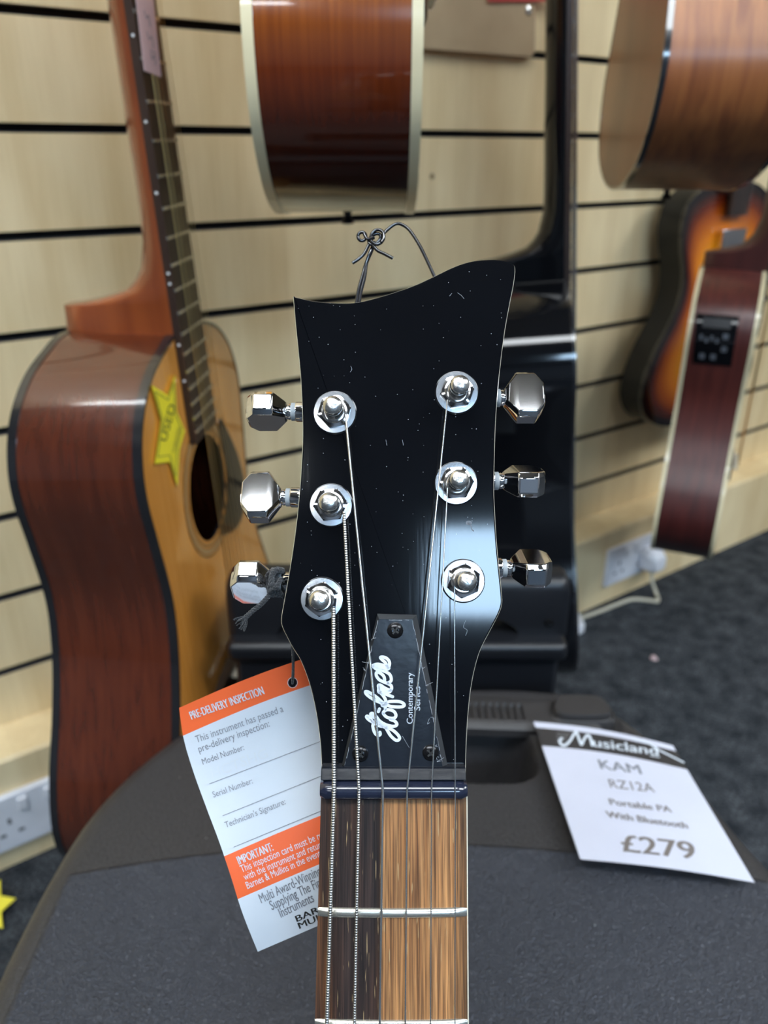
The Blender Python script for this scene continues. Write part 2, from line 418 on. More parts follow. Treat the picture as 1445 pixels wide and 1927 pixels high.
# ceiling lamps
M_lamp = emis('lamp_diffuser', LAMP_COLOR, LAMP_POWER); M_lampday = emis('daylight_diffuser', (0.50, 0.74, 1.0), LAMP_POWER*1.5); M_lampframe = mat('lamp_frame', (0.7, 0.7, 0.7), rough=0.4)
lamp_where = ['nearest the shop front, wide panel', 'long narrow tube over the left aisle', 'above the right of the aisle', 'directly overhead in the middle of the aisle',
              'long narrow tube close to the slat wall', 'close to the right hand wall']
for (x, y, hx, hy), wh in zip(LAMPS, lamp_where):
    T = Thing('ceiling_light', 'white ceiling light panel, '+wh, 'ceiling light', Matrix.Translation((x, y, CEIL)))
    mb = MB()
    for sx in (-1, 1): mb.box((sx*(hx+0.012), 0, -0.015), (0.012, hy+0.024, 0.015)); mb.box((0, sx*(hy+0.012), -0.015), (hx, 0.012, 0.015))
    T.part('lamp_frame', mb, M_lampframe, smooth=0)
    mb = MB(); mb.box((0, 0, -0.010), (hx, hy, 0.006)); T.part('diffuser', mb, M_lampday if y == LAMPS[0][1] else M_lamp, smooth=0)

# ------------------------------------------------------------------ guitars
def resample_outline(half, L):
    """half: list of (distance down from the neck joint, half width), first & last on the centre line"""
    right = catmull([(w_, -y, 0) for y, w_ in half], 10)
    right = [Vector((max(p.x, 0), p.y, 0)) for p in right]
    left = [Vector((-p.x, p.y, 0)) for p in reversed(right[1:-1])]
    return right+left
def frame(front_yaw, pos, Rm=None):
    """local x = to the right seen from the front, y = up the neck, z = out of the top; pos = neck joint on the top"""
    if Rm is None:
        c, s = math.cos(front_yaw), math.sin(front_yaw)
        Rm = Matrix(((-s, 0, c), (c, 0, s), (0, 1, 0)))
    M = Rm.to_4x4(); M.translation = pos
    return M
HALF = [(0, 0), (0.0005, 0.026), (0.005, 0.046), (0.018, 0.084), (0.040, 0.113), (0.068, 0.129), (0.1, 0.134), (0.145, 0.128), (0.2, 0.122), (0.25, 0.131),
        (0.30, 0.151), (0.35, 0.176), (0.40, 0.189), (0.44, 0.180), (0.475, 0.145), (0.495, 0.09), (0.504, 0.04), (0.505, 0)]
HEEL = [(0.30, 0.0185), (0.21, 0.019), (0.153, 0.020), (0.119, 0.020), (0.092, 0.0205), (0.072, 0.0215), (0.051, 0.027), (0.042, 0.033), (0.034, 0.042), (0.029, 0.058), (0.026, 0.07), (0.0235, 0.085), (0.022, 0.100), (-0.001, 0.102)]
def guitar(label, M, half, depth, m_top, m_side, m_back, m_bind, m_neck, bw=0.004, bout=0.0007, hole=(0.150, 0.050), fbend=0.095,
           nut=0.358, heel=HEEL, m_str=None, dots=True, name='acoustic_guitar', pick=None, bridge=True, group=None):
    L = half[-1][0]
    T = Thing(name, label, 'guitar', M, base=(0, -L, -(depth(L))/2), group=group)
    out = resample_outline(half, L); n = len(out)
    D = lambda p: -depth(-p.y)
    # sides
    mb = MB(); ks = 7
    mb.loft([[Vector((p.x, p.y, D(p)*k/ks)) for p in out] for k in range(ks+1)], caps=False)
    body = T.part('body_side', mb, m_side, smooth=50)
    # back
    mb = MB(); mb.add([Vector((p.x, p.y, D(p))) for p in out]+[Vector((p.x*0.0, -L/2+(p.y+L/2)*0.5, -depth(L/2)-0.003)) for p in out],
                      [(i, (i+1) % n, n+(i+1) % n, n+i) for i in range(n)])
    T.part('back_plate', mb, m_back, smooth=50)
    # top with the hole
    mb = MB()
    if hole:
        c = Vector((0, -hole[0], 0)); ins = []
        for p in out:
            d = (p-c).normalized(); ins.append(c+d*hole[1])
        mb.add(out+ins, [(i, (i+1) % n, n+(i+1) % n, n+i) for i in range(n)])
        mb.add(ins+[q-Vector((0, 0, 0.003)) for q in ins], [(i, (i+1) % n, n+(i+1) % n, n+i) for i in range(n)], 1)
    else:
        mb.add(out, [list(range(n))])
    top = T.part('top_plate', mb, [m_top, M_blackbind], smooth=0, fix=False)
    # bindings
    for nm, z0, z1, sg in (('front_binding', 0.0006, -bw, 1), ('back_binding', None, None, -1)):
        mb = MB(); rings = []
        for i, p in enumerate(out):
            t = (out[(i+1) % n]-out[i-1]); t.z = 0; t.normalize(); nn = Vector((-t.y, t.x, 0))
            if nn.dot(Vector((p.x, 0 if abs(p.y+L/2) < L/2-0.03 else p.y+L/2, 0))) < 0: nn = -nn
            if sg > 0: za, zb = z0, z1
            else: za, zb = D(p)-0.0006, D(p)+bw
            o_ = p+nn*bout; i_ = p-nn*0.0022
            rings.append([Vector((o_.x, o_.y, za)), Vector((o_.x, o_.y, zb)), Vector((i_.x, i_.y, zb)), Vector((i_.x, i_.y, za))])
        rings.append(rings[0]); mb.loft(rings, caps=False)
        T.part(nm, mb, m_bind, smooth=40)
    if hole:
        mb = MB()
        for r0, r1, mi in ((hole[1]+0.004, hole[1]+0.0055, 0), (hole[1]+0.008, hole[1]+0.0125, 1), (hole[1]+0.014, hole[1]+0.0155, 0)):
            a = [Vector((r0*math.cos(k*math.pi/32), -hole[0]+r0*math.sin(k*math.pi/32), 0.0003)) for k in range(64)]
            b = [Vector((r1*math.cos(k*math.pi/32), -hole[0]+r1*math.sin(k*math.pi/32), 0.0003)) for k in range(64)]
            mb.add(a+b, [(k, (k+1) % 64, 64+(k+1) % 64, 64+k) for k in range(64)], mi)
        T.part('rosette', mb, [M_blackbind, M_rosette], smooth=0)
    if pick:
        mb = MB(); mb.prism([(x, y) for x, y, _ in catmull([(*q, 0) for q in pick], 6, closed=True)], lambda x, y: Vector((x, y, 0.0002)), lambda x, y: Vector((x, y, 0.001)))
        T.part('pickguard', mb, M_gloss, smooth=0)
    # neck and heel
    mb = MB(); rings = []
    hp = [(nut, 0.019)]+[h for h in heel if h[0] < nut-0.01]
    for y, d in hp:
        hw = 0.0275 - 0.006*max(0, y)/0.36
        s = min(1, max(0, (d-0.021)/0.08)); p = 2+4*s; r = []
        K = 10
        for k in range(2*K+1):
            a = math.pi*k/(2*K); cx_ = math.cos(a); sy = math.sin(a)
            x = math.copysign(abs(cx_)**(2/p), cx_); zz = abs(sy)**(2/p)
            r.append(Vector((hw*x*(1-0.5*s*zz), y, -d*zz)))
        rings.append(r)
    mb.loft(rings, closed=True)
    T.part('neck', mb, m_neck, smooth=50)
    # fingerboard, frets, dots
    y0, y1 = -fbend, nut
    fw = lambda y: 0.0282-0.0065*(y)/0.36*(1 if y > 0 else 0.5)
    mb = MB(); mb.loft([[Vector((-fw(y), y, 0.0003)), Vector((fw(y), y, 0.0003)), Vector((fw(y), y, 0.0065)), Vector((-fw(y), y, 0.0065))] for y in (y0, 0, y1)])
    fb = T.part('fingerboard', mb, [M_fb, M_blackbind], smooth=0)
    mb = MB(); mb.box((-0.0001, 0, 0), (0, 0, 0)); scale = nut/0.5547*1.0 if nut > 0.33 else nut/0.5
    scale = nut/(1-2**(-14/12))
    for k in range(1, 21):
        y = nut-scale*(1-2**(-k/12))
        if y < y0+0.003: break
        m2 = MB(); m2.box((0, y, 0.0068), (fw(y), 0.0012, 0.0007)); T.part('fret', m2, M_fret, parent=fb, smooth=0)
    if dots:
        for k in (5, 7, 9, 12, 15, 17):
            y = nut-scale*(1-2**(-(k-0.5)/12))
            for q in ((-0.004, 0.004) if k == 12 else (0,)):
                m2 = MB(); m2.lathe([(0, 0), (0.0011, 0), (0.0011, 0.0003), (0, 0.0003)], c=(-fw(y), y+q, 0.0036), ax=(-1, 0, 0), n=12)
                T.part('side_dot', m2, M_pearl, parent=fb, smooth=0)
    ybr = -(L*0.685)
    if bridge:
        mb = MB(); mb.loft([[Vector((x, ybr+s*hh, z)) for x, s, hh, z in ((xx, -1, a, 0.0003), (xx, 1, a, 0.0003), (xx, 1, a*0.8, b), (xx, -1, a*0.8, b))] for xx, a, b in ((-0.078, 0.006, 0.002), (-0.05, 0.014, 0.008), (-0.03, 0.015, 0.009), (0.03, 0.015, 0.009), (0.05, 0.014, 0.008), (0.078, 0.006, 0.002))])
        br = T.part('bridge', mb, M_fb, smooth=30)
        m2 = MB(); m2.box((0, ybr+0.004, 0.0120), (0.036, 0.0014, 0.0038)); T.part('saddle', m2, M_cream, parent=br, smooth=0)
    if m_str:
        for k in range(6):
            x = (k-2.5)/5
            m2 = MB(); r = (0.0008, 0.0007, 0.0006, 0.0005, 0.00036, 0.0003)[k]
            m2.tube([(x*0.055, ybr+0.004, 0.0165), (x*0.0365, nut, 0.0105)], r, 6)
            T.part('string', m2, m_str, smooth=60)
    # headstock above the nut
    mb = MB(); mb.prism([(-0.022, nut), (0.022, nut), (0.030, nut+0.03), (0.035, nut+0.17), (0, nut+0.18), (-0.035, nut+0.17), (-0.030, nut+0.03)],
                        lambda x, y: Vector((x, y, -0.012-(y-nut)*0.2)), lambda x, y: Vector((x, y, 0.003-(y-nut)*0.2)))
    hs = T.part('headstock', mb, m_neck, smooth=30, bevel=0.002)
    for sx in (-1, 1):
        for k in range(3):
            y = nut+0.045+0.042*k; z = -0.006-(y-nut)*0.2
            m2 = MB(); m2.tube([(sx*0.030, y, z-0.01), (sx*0.048, y, z-0.01)], 0.002, 8); m2.lathe([(0, 0), (0.006, 0.001), (0.008, 0.006), (0.006, 0.012), (0, 0.013)], c=(sx*0.046, y, z-0.01), ax=(sx, 0, 0), n=12)
            m2.lathe([(0.003, 0), (0.003, 0.02), (0, 0.02)], c=(sx*0.017, y, z+0.008), ax=(0, 0, 1), n=12)
            T.part('tuning_peg', m2, M_chrome, parent=hs, smooth=40)
    m2 = MB(); m2.lathe([(0.004, 0), (0.003, 0.004), (0.0055, 0.008), (0.0055, 0.010), (0, 0.011)], c=(0, -L, -depth(L)/2), ax=(0, -1, 0), n=14)
    T.part('strap_button', m2, M_dark, smooth=40)
    return T

# left: red-brown dreadnought
RL = Matrix(((0.099, -0.0366, 0.9944), (0.9949, -0.0171, -0.0996), (0.0206, 0.9992, 0.0347)))
M_spruce = wood('golden_spruce', (0.60, 0.235, 0.035), (0.72, 0.31, 0.06), rough=0.25, stretch=(280, 3, 60))
M_mahog = wood('red_mahogany', (0.058, 0.0115, 0.0045), (0.088, 0.019, 0.007), rough=0.25, stretch=(60, 3.5, 170))
M_mahogneck = wood('mahogany_neck', (0.17, 0.034, 0.008), (0.24, 0.055, 0.012), rough=0.25, stretch=(90, 4, 60))
dL = lambda y: 0.102+0.018*min(1, y/0.5)
ML = frame(0, Vector((-0.1699, 0.6611, -0.1364))+EYE, RL)
TL_ = guitar('red-brown dreadnought acoustic guitar with golden top and yellow USED star, left of the black headstock', ML, HALF, dL, M_spruce, M_mahog, M_mahog,
       M_blackbind, M_mahogneck, bw=0.0065, m_str=M_bronze,
       pick=[(0.012, -0.205), (0.045, -0.185), (0.055, -0.15), (0.05, -0.11), (0.062, -0.105), (0.098, -0.16), (0.105, -0.205), (0.07, -0.225)])
# star sticker on its top
MLi = ML.inverted()
def on_local(px, py, M, z):
    n = (M.to_3x3() @ Vector((0, 0, 1))); p0 = M @ Vector((0, 0, z))
    return M.inverted() @ on_plane(px, py, p0, n)
star = [(329, 705), (332.5, 774), (348, 811), (338, 847), (334, 917), (320, 869), (291, 873), (303, 790), (285, 725), (316, 744)]
mb = MB(); mb.prism(star, lambda x, y: on_local(x, y, ML, 0.0010), lambda x, y: on_local(x, y, ML, 0.0024), 0)
c = (318, 795)
ins = [((x-c[0])*0.80+c[0], (y-c[1])*0.83+c[1]) for x, y in star]
sf = lambda x, y: on_local(x, y, ML, 0.0027)
for i in range(10): stroke_on(mb, sf, [ins[i], ins[(i+1) % 10]], 1.5, 1, smooth=False)
text_on(mb, sf, 'USED', (313, 832), (331, 764), (-13, -6), 1, bold=0.012)
text_on(mb, sf, 'GUARANTEED', (328, 853), (340, 805), (-5, -2), 1)
TL_.part('star_sticker', mb, [M_yellow, M_yellowd], smooth=0, fix=False, label='yellow star sticker reading USED')
# pink paper tag on its strings
mb = MB()
q = [(249, -60), (282, -60), (303, 146), (271, 133)]
def pinks(x, y): return ML @ on_local(x, y, ML, 0.0125)
P_ = [pinks(*p) for p in q]; nz_ = ML.to_3x3() @ Vector((0, 0, 1))
mb.add(P_+[p+nz_*0.0003 for p in P_], [(0, 1, 2, 3), (4, 5, 6, 7), (0, 1, 5, 4), (1, 2, 6, 5), (2, 3, 7, 6), (3, 0, 4, 7)])
sp_ = lambda x, y: ML @ on_local(x, y, ML, 0.0131)
for sk in ([(271, 20), (276, 35), (279, 28), (283, 50)], [(276, 60), (281, 75), (285, 68), (289, 90)], [(284, 100), (287, 112), (291, 103), (293, 122)], [(283, 95), (293, 100)]):
    stroke_on(mb, sp_, sk, 1.6, 1)
o = mb.build('price_tag', [M_pink, M_grey], smooth=0, fix=False)
tag(o, 'pale pink paper tag hanging over the strings of the left guitar neck', 'price tag')

# centre top: amber burst, deep body
M_amber = wood('amber_burst_side', (0.26, 0.068, 0.011), (0.36, 0.105, 0.017), rough=0.2, stretch=(60, 5, 260),
               burst=[(-0.48, (0.05, 0.015, 0.02)), (-0.44, (0.10, 0.03, 0.03)), (-0.41, (0.25, 0.13, 0.1)), (-0.385, (0.38, 0.22, 0.16)), (-0.34, (0.8, 0.75, 0.5)), (-0.30, (1.9, 2.7, 1.5))])
H2 = [(0, 0), (0.001, 0.03), (0.02, 0.085), (0.06, 0.118), (0.1, 0.12), (0.17, 0.105), (0.23, 0.108), (0.29, 0.135), (0.34, 0.156), (0.375, 0.16), (0.41, 0.152), (0.44, 0.13), (0.463, 0.098), (0.475, 0.06), (0.479, 0.03), (0.48, 0)]
M2 = frame(0.0, EYE+Vector((0.024, 0.72, 0.432)))
guitar('amber sunburst guitar body with wide ivory binding hanging above the black headstock', M2, H2, lambda y: 0.1125-0.001*min(1, y/0.48),
       M_amber, M_amber, M_amber, M_ivory, M_mahogneck, bw=0.0066, bout=0.0012, hole=None, nut=0.32, m_str=M_string)

# top right: brown matt guitar, back towards us
M_brownside = wood('satin_sapele', (0.30, 0.095, 0.028), (0.52, 0.20, 0.055), rough=0.4, coat=0.25, coat_rough=0.3, stretch=(50, 3, 110), burst=[(-0.5, (0.4, 0.36, 0.38)), (-0.40, (0.6, 0.55, 0.55)), (-0.28, (1, 1, 1))])
M_brownback = wood('satin_back', (0.25, 0.115, 0.05), (0.30, 0.14, 0.062), rough=0.4, coat=0.3, coat_rough=0.25, stretch=(90, 3, 90))
M3 = frame(-0.12, EYE+Vector((0.373, 0.916, 0.455)))
guitar('brown satin acoustic guitar with black binding hanging top right, its back and side showing', M3, HALF[:-7]+[(0.35, 0.172), (0.39, 0.183), (0.43, 0.172), (0.462, 0.14), (0.482, 0.09), (0.492, 0.04), (0.494, 0)],
       lambda y: 0.105+0.015*min(1, y/0.48), M_brownback, M_brownside, M_brownback, M_blackbind, M_mahogneck, bw=0.0045, m_str=M_bronze)

# right: dark red thin electro-acoustic with ivory binding
M_wine = wood('wine_mahogany', (0.055, 0.011, 0.010), (0.105, 0.022, 0.017), rough=0.38, coat=0.35, coat_rough=0.3, stretch=(50, 4, 150), burst=[(-0.51, (0.05, 0.03, 0.05)), (-0.44, (0.18, 0.1, 0.13)), (-0.33, (0.75, 0.6, 0.6)), (-0.22, (1.2, 1.2, 1.1)), (0, (1.1, 1.2, 1.2))])
M_wineneck = wood('wine_neck', (0.050, 0.013, 0.012), (0.075, 0.020, 0.018), rough=0.35, coat=0.4, coat_rough=0.2, stretch=(90, 4, 60))
M4 = frame(-0.41, EYE+Vector((0.578, 1.211, -0.163)))
HALF4 = [(a*0.905, b*0.93) for a, b in HALF]
T4 = guitar('dark red guitar side with cream binding and black preamp panel, at the right edge', M4, HALF4, lambda y: 0.092, M_spruce, M_wine, M_wine, M_ivory, M_wineneck,
            bw=0.005, bout=0.001, m_str=M_bronze, heel=[(h, min(d, 0.09)) for h, d in HEEL])
# black preamp panel set in its side, following the curve of the side
def side_pt(M, half, px, py, eps):
    """point on the visible (-x) side: march the ray to the side surface"""
    out = [(p.x, p.y) for p in resample_outline(half, 0.46) if p.x <= 0]
    out.sort(key=lambda q: q[1])
    tab = [(b, -a) for a, b in out]
    Mi = M.inverted(); o_ = Mi @ EYE; d_ = (Mi.to_3x3() @ ray(px, py))
    t = 0.6
    for _ in range(4000):
        q = o_+d_*t
        if -q.x < lerp_tab(tab, q.y)+eps: break
        t += 0.0006
    return M @ q
mb = MB()
def pre_fn(e): return lambda x, y: M4.inverted() @ side_pt(M4, HALF4, x, y, e)
# panel outline in the frame: (1308,590)-(1392,598)-(1385,688)-(1303,682)
def quadpt(u, v):
    a, b, c_, d_ = (1311, 589), (1391, 596), (1376, 689), (1303, 683)
    return (a[0]*(1-u)*(1-v)+b[0]*u*(1-v)+c_[0]*u*v+d_[0]*(1-u)*v, a[1]*(1-u)*(1-v)+b[1]*u*(1-v)+c_[1]*u*v+d_[1]*(1-u)*v)
G = 8
for e, nm in ((0.0025, 0),):
    f_ = pre_fn(e); vs = [f_(*quadpt(i/G, j/G)) for j in range(G+1) for i in range(G+1)]
    base_ = [pre_fn(-0.002)(*quadpt(i/G, j/G)) for j in range(G+1) for i in range(G+1)]
    fs = [(j*(G+1)+i, j*(G+1)+i+1, (j+1)*(G+1)+i+1, (j+1)*(G+1)+i) for j in range(G) for i in range(G)]
    mb.add(vs, fs)
    edge = [i for i in range(G+1)]+[(j+1)*(G+1)-1 for j in range(1, G+1)]+[G*(G+1)+i for i in range(G-1, -1, -1)]+[j*(G+1) for j in range(G-1, 0, -1)]
    mb.add([vs[i] for i in edge]+[base_[i] for i in edge], [(i, (i+1) % len(edge), len(edge)+(i+1) % len(edge), len(edge)+i) for i in range(len(edge))])
pre = T4.part('preamp_panel', mb, M_gloss, smooth=40, label='black preamp panel with sliders')
def small_on(nm, u, v, hu, hv, m_, eps=0.0045):
    f1, f0 = pre_fn(eps), pre_fn(0.002)
    c4 = [quadpt(u-hu, v-hv), quadpt(u+hu, v-hv), quadpt(u+hu, v+hv), quadpt(u-hu, v+hv)]
    m_b = MB(); m_b.prism(c4, lambda x, y: f0(x, y), lambda x, y: f1(x, y)); T4.part(nm, m_b, m_, parent=pre, smooth=0)
small_on('display_window', 0.5, 0.17, 0.34, 0.10, M_dark)
M_slider = mat('grey_slider', (0.10, 0.11, 0.13), rough=0.4)
for k in range(4):
    small_on('slider', 0.16+0.13*k, 0.47+0.05*(k % 2), 0.035, 0.05, M_slider)
for u, v in ((0.75, 0.42), (0.75, 0.68), (0.22, 0.85), (0.5, 0.85)):
    small_on('knob', u, v, 0.07, 0.055, M_slider)

# black acoustic guitar
M5 = frame(-0.08, EYE+Vector((0.212, 0.955, -0.135)))
M5 = Matrix.Translation(M5.translation) @ Matrix.Rotation(-0.088, 4, 'Y') @ Matrix.Translation(-M5.translation) @ M5
guitar('gloss black acoustic guitar behind the black headstock, its neck rising to its right', M5, HALF, lambda y: 0.105+0.015*min(1, y/0.5), M_gloss, M_gloss, M_gloss, M_blackbind, M_gloss,
       bw=0.003, m_str=M_string, dots=False)

# sunburst guitar hung flat on the wall
def burst_top():
    m = mat('sunburst_top', (0.85, 0.27, 0.01), rough=0.25, coat=1.0, coat_rough=0.04)
    N, L, b = nodes(m); tc = N.new('ShaderNodeTexCoord'); at = N.new('ShaderNodeAttribute'); at.attribute_name = 'edge'
    cr = N.new('ShaderNodeValToRGB'); L.new(at.outputs['Fac'], cr.inputs['Fac'])
    e = cr.color_ramp.elements; e[0].position = 0.0; e[0].color = (0.006, 0.004, 0.004, 1); e[1].position = 1.0; e[1].color = (0.95, 0.36, 0.008, 1)
    for p, c_ in ((0.12, (0.012, 0.004, 0.004, 1)), (0.30, (0.16, 0.02, 0.004, 1)), (0.5, (0.5, 0.10, 0.004, 1)), (0.75, (0.85, 0.24, 0.006, 1))):
        q = e.new(p); q.color = c_
    L.new(cr.outputs[0], b.inputs['Base Color']); return m
M_burst = burst_top()
hF = [(0, 0), (0.001, 0.04), (0.008, 0.08), (0.03, 0.118), (0.065, 0.128), (0.10, 0.122), (0.15, 0.104), (0.19, 0.103), (0.23, 0.118), (0.28, 0.150), (0.33, 0.170), (0.37, 0.171), (0.405, 0.150), (0.43, 0.105), (0.441, 0.05), (0.443, 0)]
WOFF = 0.085
pe = on_wall(1208, 745, WOFF)                # widest point of the lower bout, on the plane of its top
cen = pe + WU*0.171
M6 = frame(math.atan2(-0.82378, 0.56691), Vector((cen.x, cen.y, pe.z+0.36)))
T6 = Thing('electric_guitar', 'orange sunburst guitar with black edge on the slat wall, behind the dark red guitar', 'guitar', M6, base=(0, -0.443, -0.025))
out = resample_outline(hF, 0.443); n = len(out)
mb = MB(); mb.loft([[Vector((p.x, p.y, -z)) for p in out] for z in (0.0, 0.015, 0.035, 0.05)], caps=False); mb.add([Vector((p.x, p.y, -0.05)) for p in out], [list(range(n))])
T6.part('body', mb, mat('worn_black_edge', (0.012, 0.012, 0.012), rough=0.3, spec=0.35), smooth=50)
mb = MB(); K = 12; cc = []
for k in range(K+1):
    s = 1-k/K
    cc.append([Vector((p.x*s, -0.25+(p.y+0.25)*(0.15+0.85*s), 0.010*(1-s)**0.6)) for p in out])
mb.loft(cc, caps=False)
o = mb.build('carved_top', M_burst, smooth=50); o.parent = T6.o; o.location = -T6.base
at_ = o.data.attributes.new('edge', 'FLOAT', 'POINT')
for v in o.data.vertices:
    # recover how far in from the rim the vertex sits (the dome height gives it)
    at_.data[v.index].value = min(1, (max(0, v.co.z)/0.010)**(1/0.6)*1.9)
mb = MB(); mb.loft([[Vector((p.x*s, -0.25+(p.y+0.25)*(0.15+0.85*s) if s < 1 else p.y, z)) for p in out] for s, z in ((1.0, -0.006), (1.006, -0.006), (1.006, 0.0012), (0.985, 0.0012))], caps=False)
T6.part('edge_binding', mb, M_blackbind, smooth=30)
for yy in (-0.095, -0.20):
    mb = MB(); mb.box((0, yy, 0.014), (0.035, 0.018, 0.006)); T6.part('pickup', mb, M_chrome, smooth=30, bevel=0.002)
mb = MB(); mb.box((0, -0.25, 0.016), (0.042, 0.007, 0.007)); mb.box((0, -0.30, 0.014), (0.045, 0.006, 0.006)); T6.part('bridge', mb, M_chrome, smooth=30, bevel=0.002)
mb = MB(); mb.loft([[Vector((-wd_, y, 0.012)), Vector((wd_, y, 0.012)), Vector((wd_, y, 0.018)), Vector((-wd_, y, 0.018))] for y, wd_ in ((-0.055, 0.028), (0.36, 0.0215))]); T6.part('fingerboard', mb, M_fb, smooth=0)
mb = MB(); mb.loft([[Vector((0.026*math.cos(a*math.pi/8)*k2, y, 0.012-0.03*math.sin(a*math.pi/8)*k3)) for a in range(9)] for y, k2, k3 in ((-0.02, 1, 1.3), (0.03, 1, 0.8), (0.36, 0.8, 0.6))]); T6.part('neck', mb, M_wineneck, smooth=50)
mb = MB(); mb.prism([(-0.022, 0.36), (0.022, 0.36), (0.036, 0.40), (0.038, 0.53), (-0.038, 0.53), (-0.036, 0.40)], lambda x, y: Vector((x, y, -0.002-(y-.36)*.2)), lambda x, y: Vector((x, y, 0.012-(y-.36)*.2))); T6.part('headstock', mb, M_gloss, smooth=30)
for k in range(6):
    x = (k-2.5)/5; mb = MB(); mb.tube([(x*0.052, -0.30, 0.022), (x*0.052, -0.25, 0.025), (x*0.036, 0.36, 0.021)], 0.0004, 6); T6.part('string', mb, M_string, smooth=60)
for x, y in ((0.10, -0.27), (0.125, -0.32), (0.075, -0.32), (0.10, -0.37)):
    mb = MB(); mb.lathe([(0.011, 0.0), (0.011, 0.006), (0.009, 0.016), (0, 0.017)], c=(x, y, 0.005), n=20); T6.part('control_knob', mb, mat('gold_knob', (0.6, 0.38, 0.08), rough=0.2, coat=1), smooth=40)
mb = MB(); mb.lathe([(0.008, 0), (0.009, 0.003), (0.006, 0.006), (0.004, 0.008), (0, 0.008)], c=(0.168, -0.365, -0.02), ax=(1, -0.2, 0), n=20); T6.part('output_jack', mb, M_chrome, smooth=40)

# ------------------------------------------------------------------ the black headstock guitar
AL = PITCH + math.radians(4.6)
EX = Vector((1, 0, 0)); EY = Vector((0, math.sin(AL), math.cos(AL))); EZ = Vector((0, -math.cos(AL), math.sin(AL)))
O_H = at_depth(740, 1485, 0.226)
MH = Matrix((EX, EY, EZ)).transposed().to_4x4(); MH.translation = O_H
MHi = MH.inverted()
def H(px, py, h):
    """frame pixel -> local point of the guitar at height h over the headstock face"""
    return MHi @ on_plane(px, py, O_H+EZ*h, EZ)
LEN = (O_H.z-0.012)/EY.z
TH = Thing('electric_guitar', 'black electric guitar in the foreground with six chrome tuners on its glossy headstock', 'guitar', MH, base=(0, -LEN, -0.02))
hs_right = [(970, 510), (967, 535), (960, 570), (951, 620), (943, 680), (937, 740), (933, 800), (931, 860), (930, 920), (932, 970), (936, 1030), (941, 1080), (945, 1120)]
hs_right2 = [(945, 1138), (938, 1158), (923, 1187), (905, 1222), (894, 1258), (886, 1300), (881, 1350), (878, 1400), (877, 1440), (877, 1480)]
hs_left2 = [(604, 1480), (604, 1430), (600, 1380), (592, 1330), (581, 1285), (566, 1245), (552, 1222), (540, 1200), (530, 1178), (529, 1160)]
hs_left = [(537, 1115), (548, 1050), (557, 985), (563, 925), (567, 870), (569, 820), (568, 765), (565, 710), (560, 655), (555, 605), (551, 557)]
hs_top = [(551, 557), (572, 562), (600, 567), (640, 569.5), (668, 568.5), (700, 562), (740, 550), (780, 536), (815, 520), (848, 504), (875, 494), (900, 489), (930, 487.5), (950, 490), (963, 494), (969, 500), (970, 510)]
def cm(l): return [(p.x, p.y) for p in catmull([(x, y, 0) for x, y in l], 4)]
outl = cm(hs_right+hs_right2)+cm(hs_left2+hs_left)+cm(hs_top)[1:-1]
loc = [H(x, y, 0) for x, y in outl]
# drop near duplicates
lo = [loc[0]]
for p in loc[1:]:
    if (p-lo[-1]).length > 0.0003: lo.append(p)
if (lo[0]-lo[-1]).length < 0.0003: lo.pop()
nl = len(lo)
def inset(poly, d):
    r = []; m = len(poly)
    for i, p in enumerate(poly):
        t = (poly[(i+1) % m]-poly[i-1]); t.normalize(); r.append(p+Vector((t.y, -t.x, 0))*(-d))
    return r
area = sum(lo[i].x*lo[(i+1) % nl].y-lo[(i+1) % nl].x*lo[i].y for i in range(nl))
sg = 1 if area > 0 else -1
ins_ = inset(lo, sg*0.00055)
THK = 0.0125
mb = MB()
z_ = lambda P, z: [Vector((p.x, p.y, z)) for p in P]
mb.loft([z_(ins_, -THK), z_(lo, -THK+0.0006), z_(lo, -0.0007)], caps=False)
mb.add(z_(ins_, -THK), [list(range(nl))])
mb.loft([z_(lo, -0.0007), z_(inset(lo, sg*0.00022), -0.00015)], caps=False, mi=1)  # bevel's reflection of the lights, put into the colour as a cream line
mb.loft([z_(inset(lo, sg*0.00022), -0.00015), z_(ins_, 0.0)], caps=False, mi=0)
mb.add(z_(ins_, 0.0), [list(range(nl))])
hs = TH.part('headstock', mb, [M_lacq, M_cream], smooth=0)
# water mark on the lacquer
mb = MB(); fsf = lambda x, y: H(x, y, 0.00006)
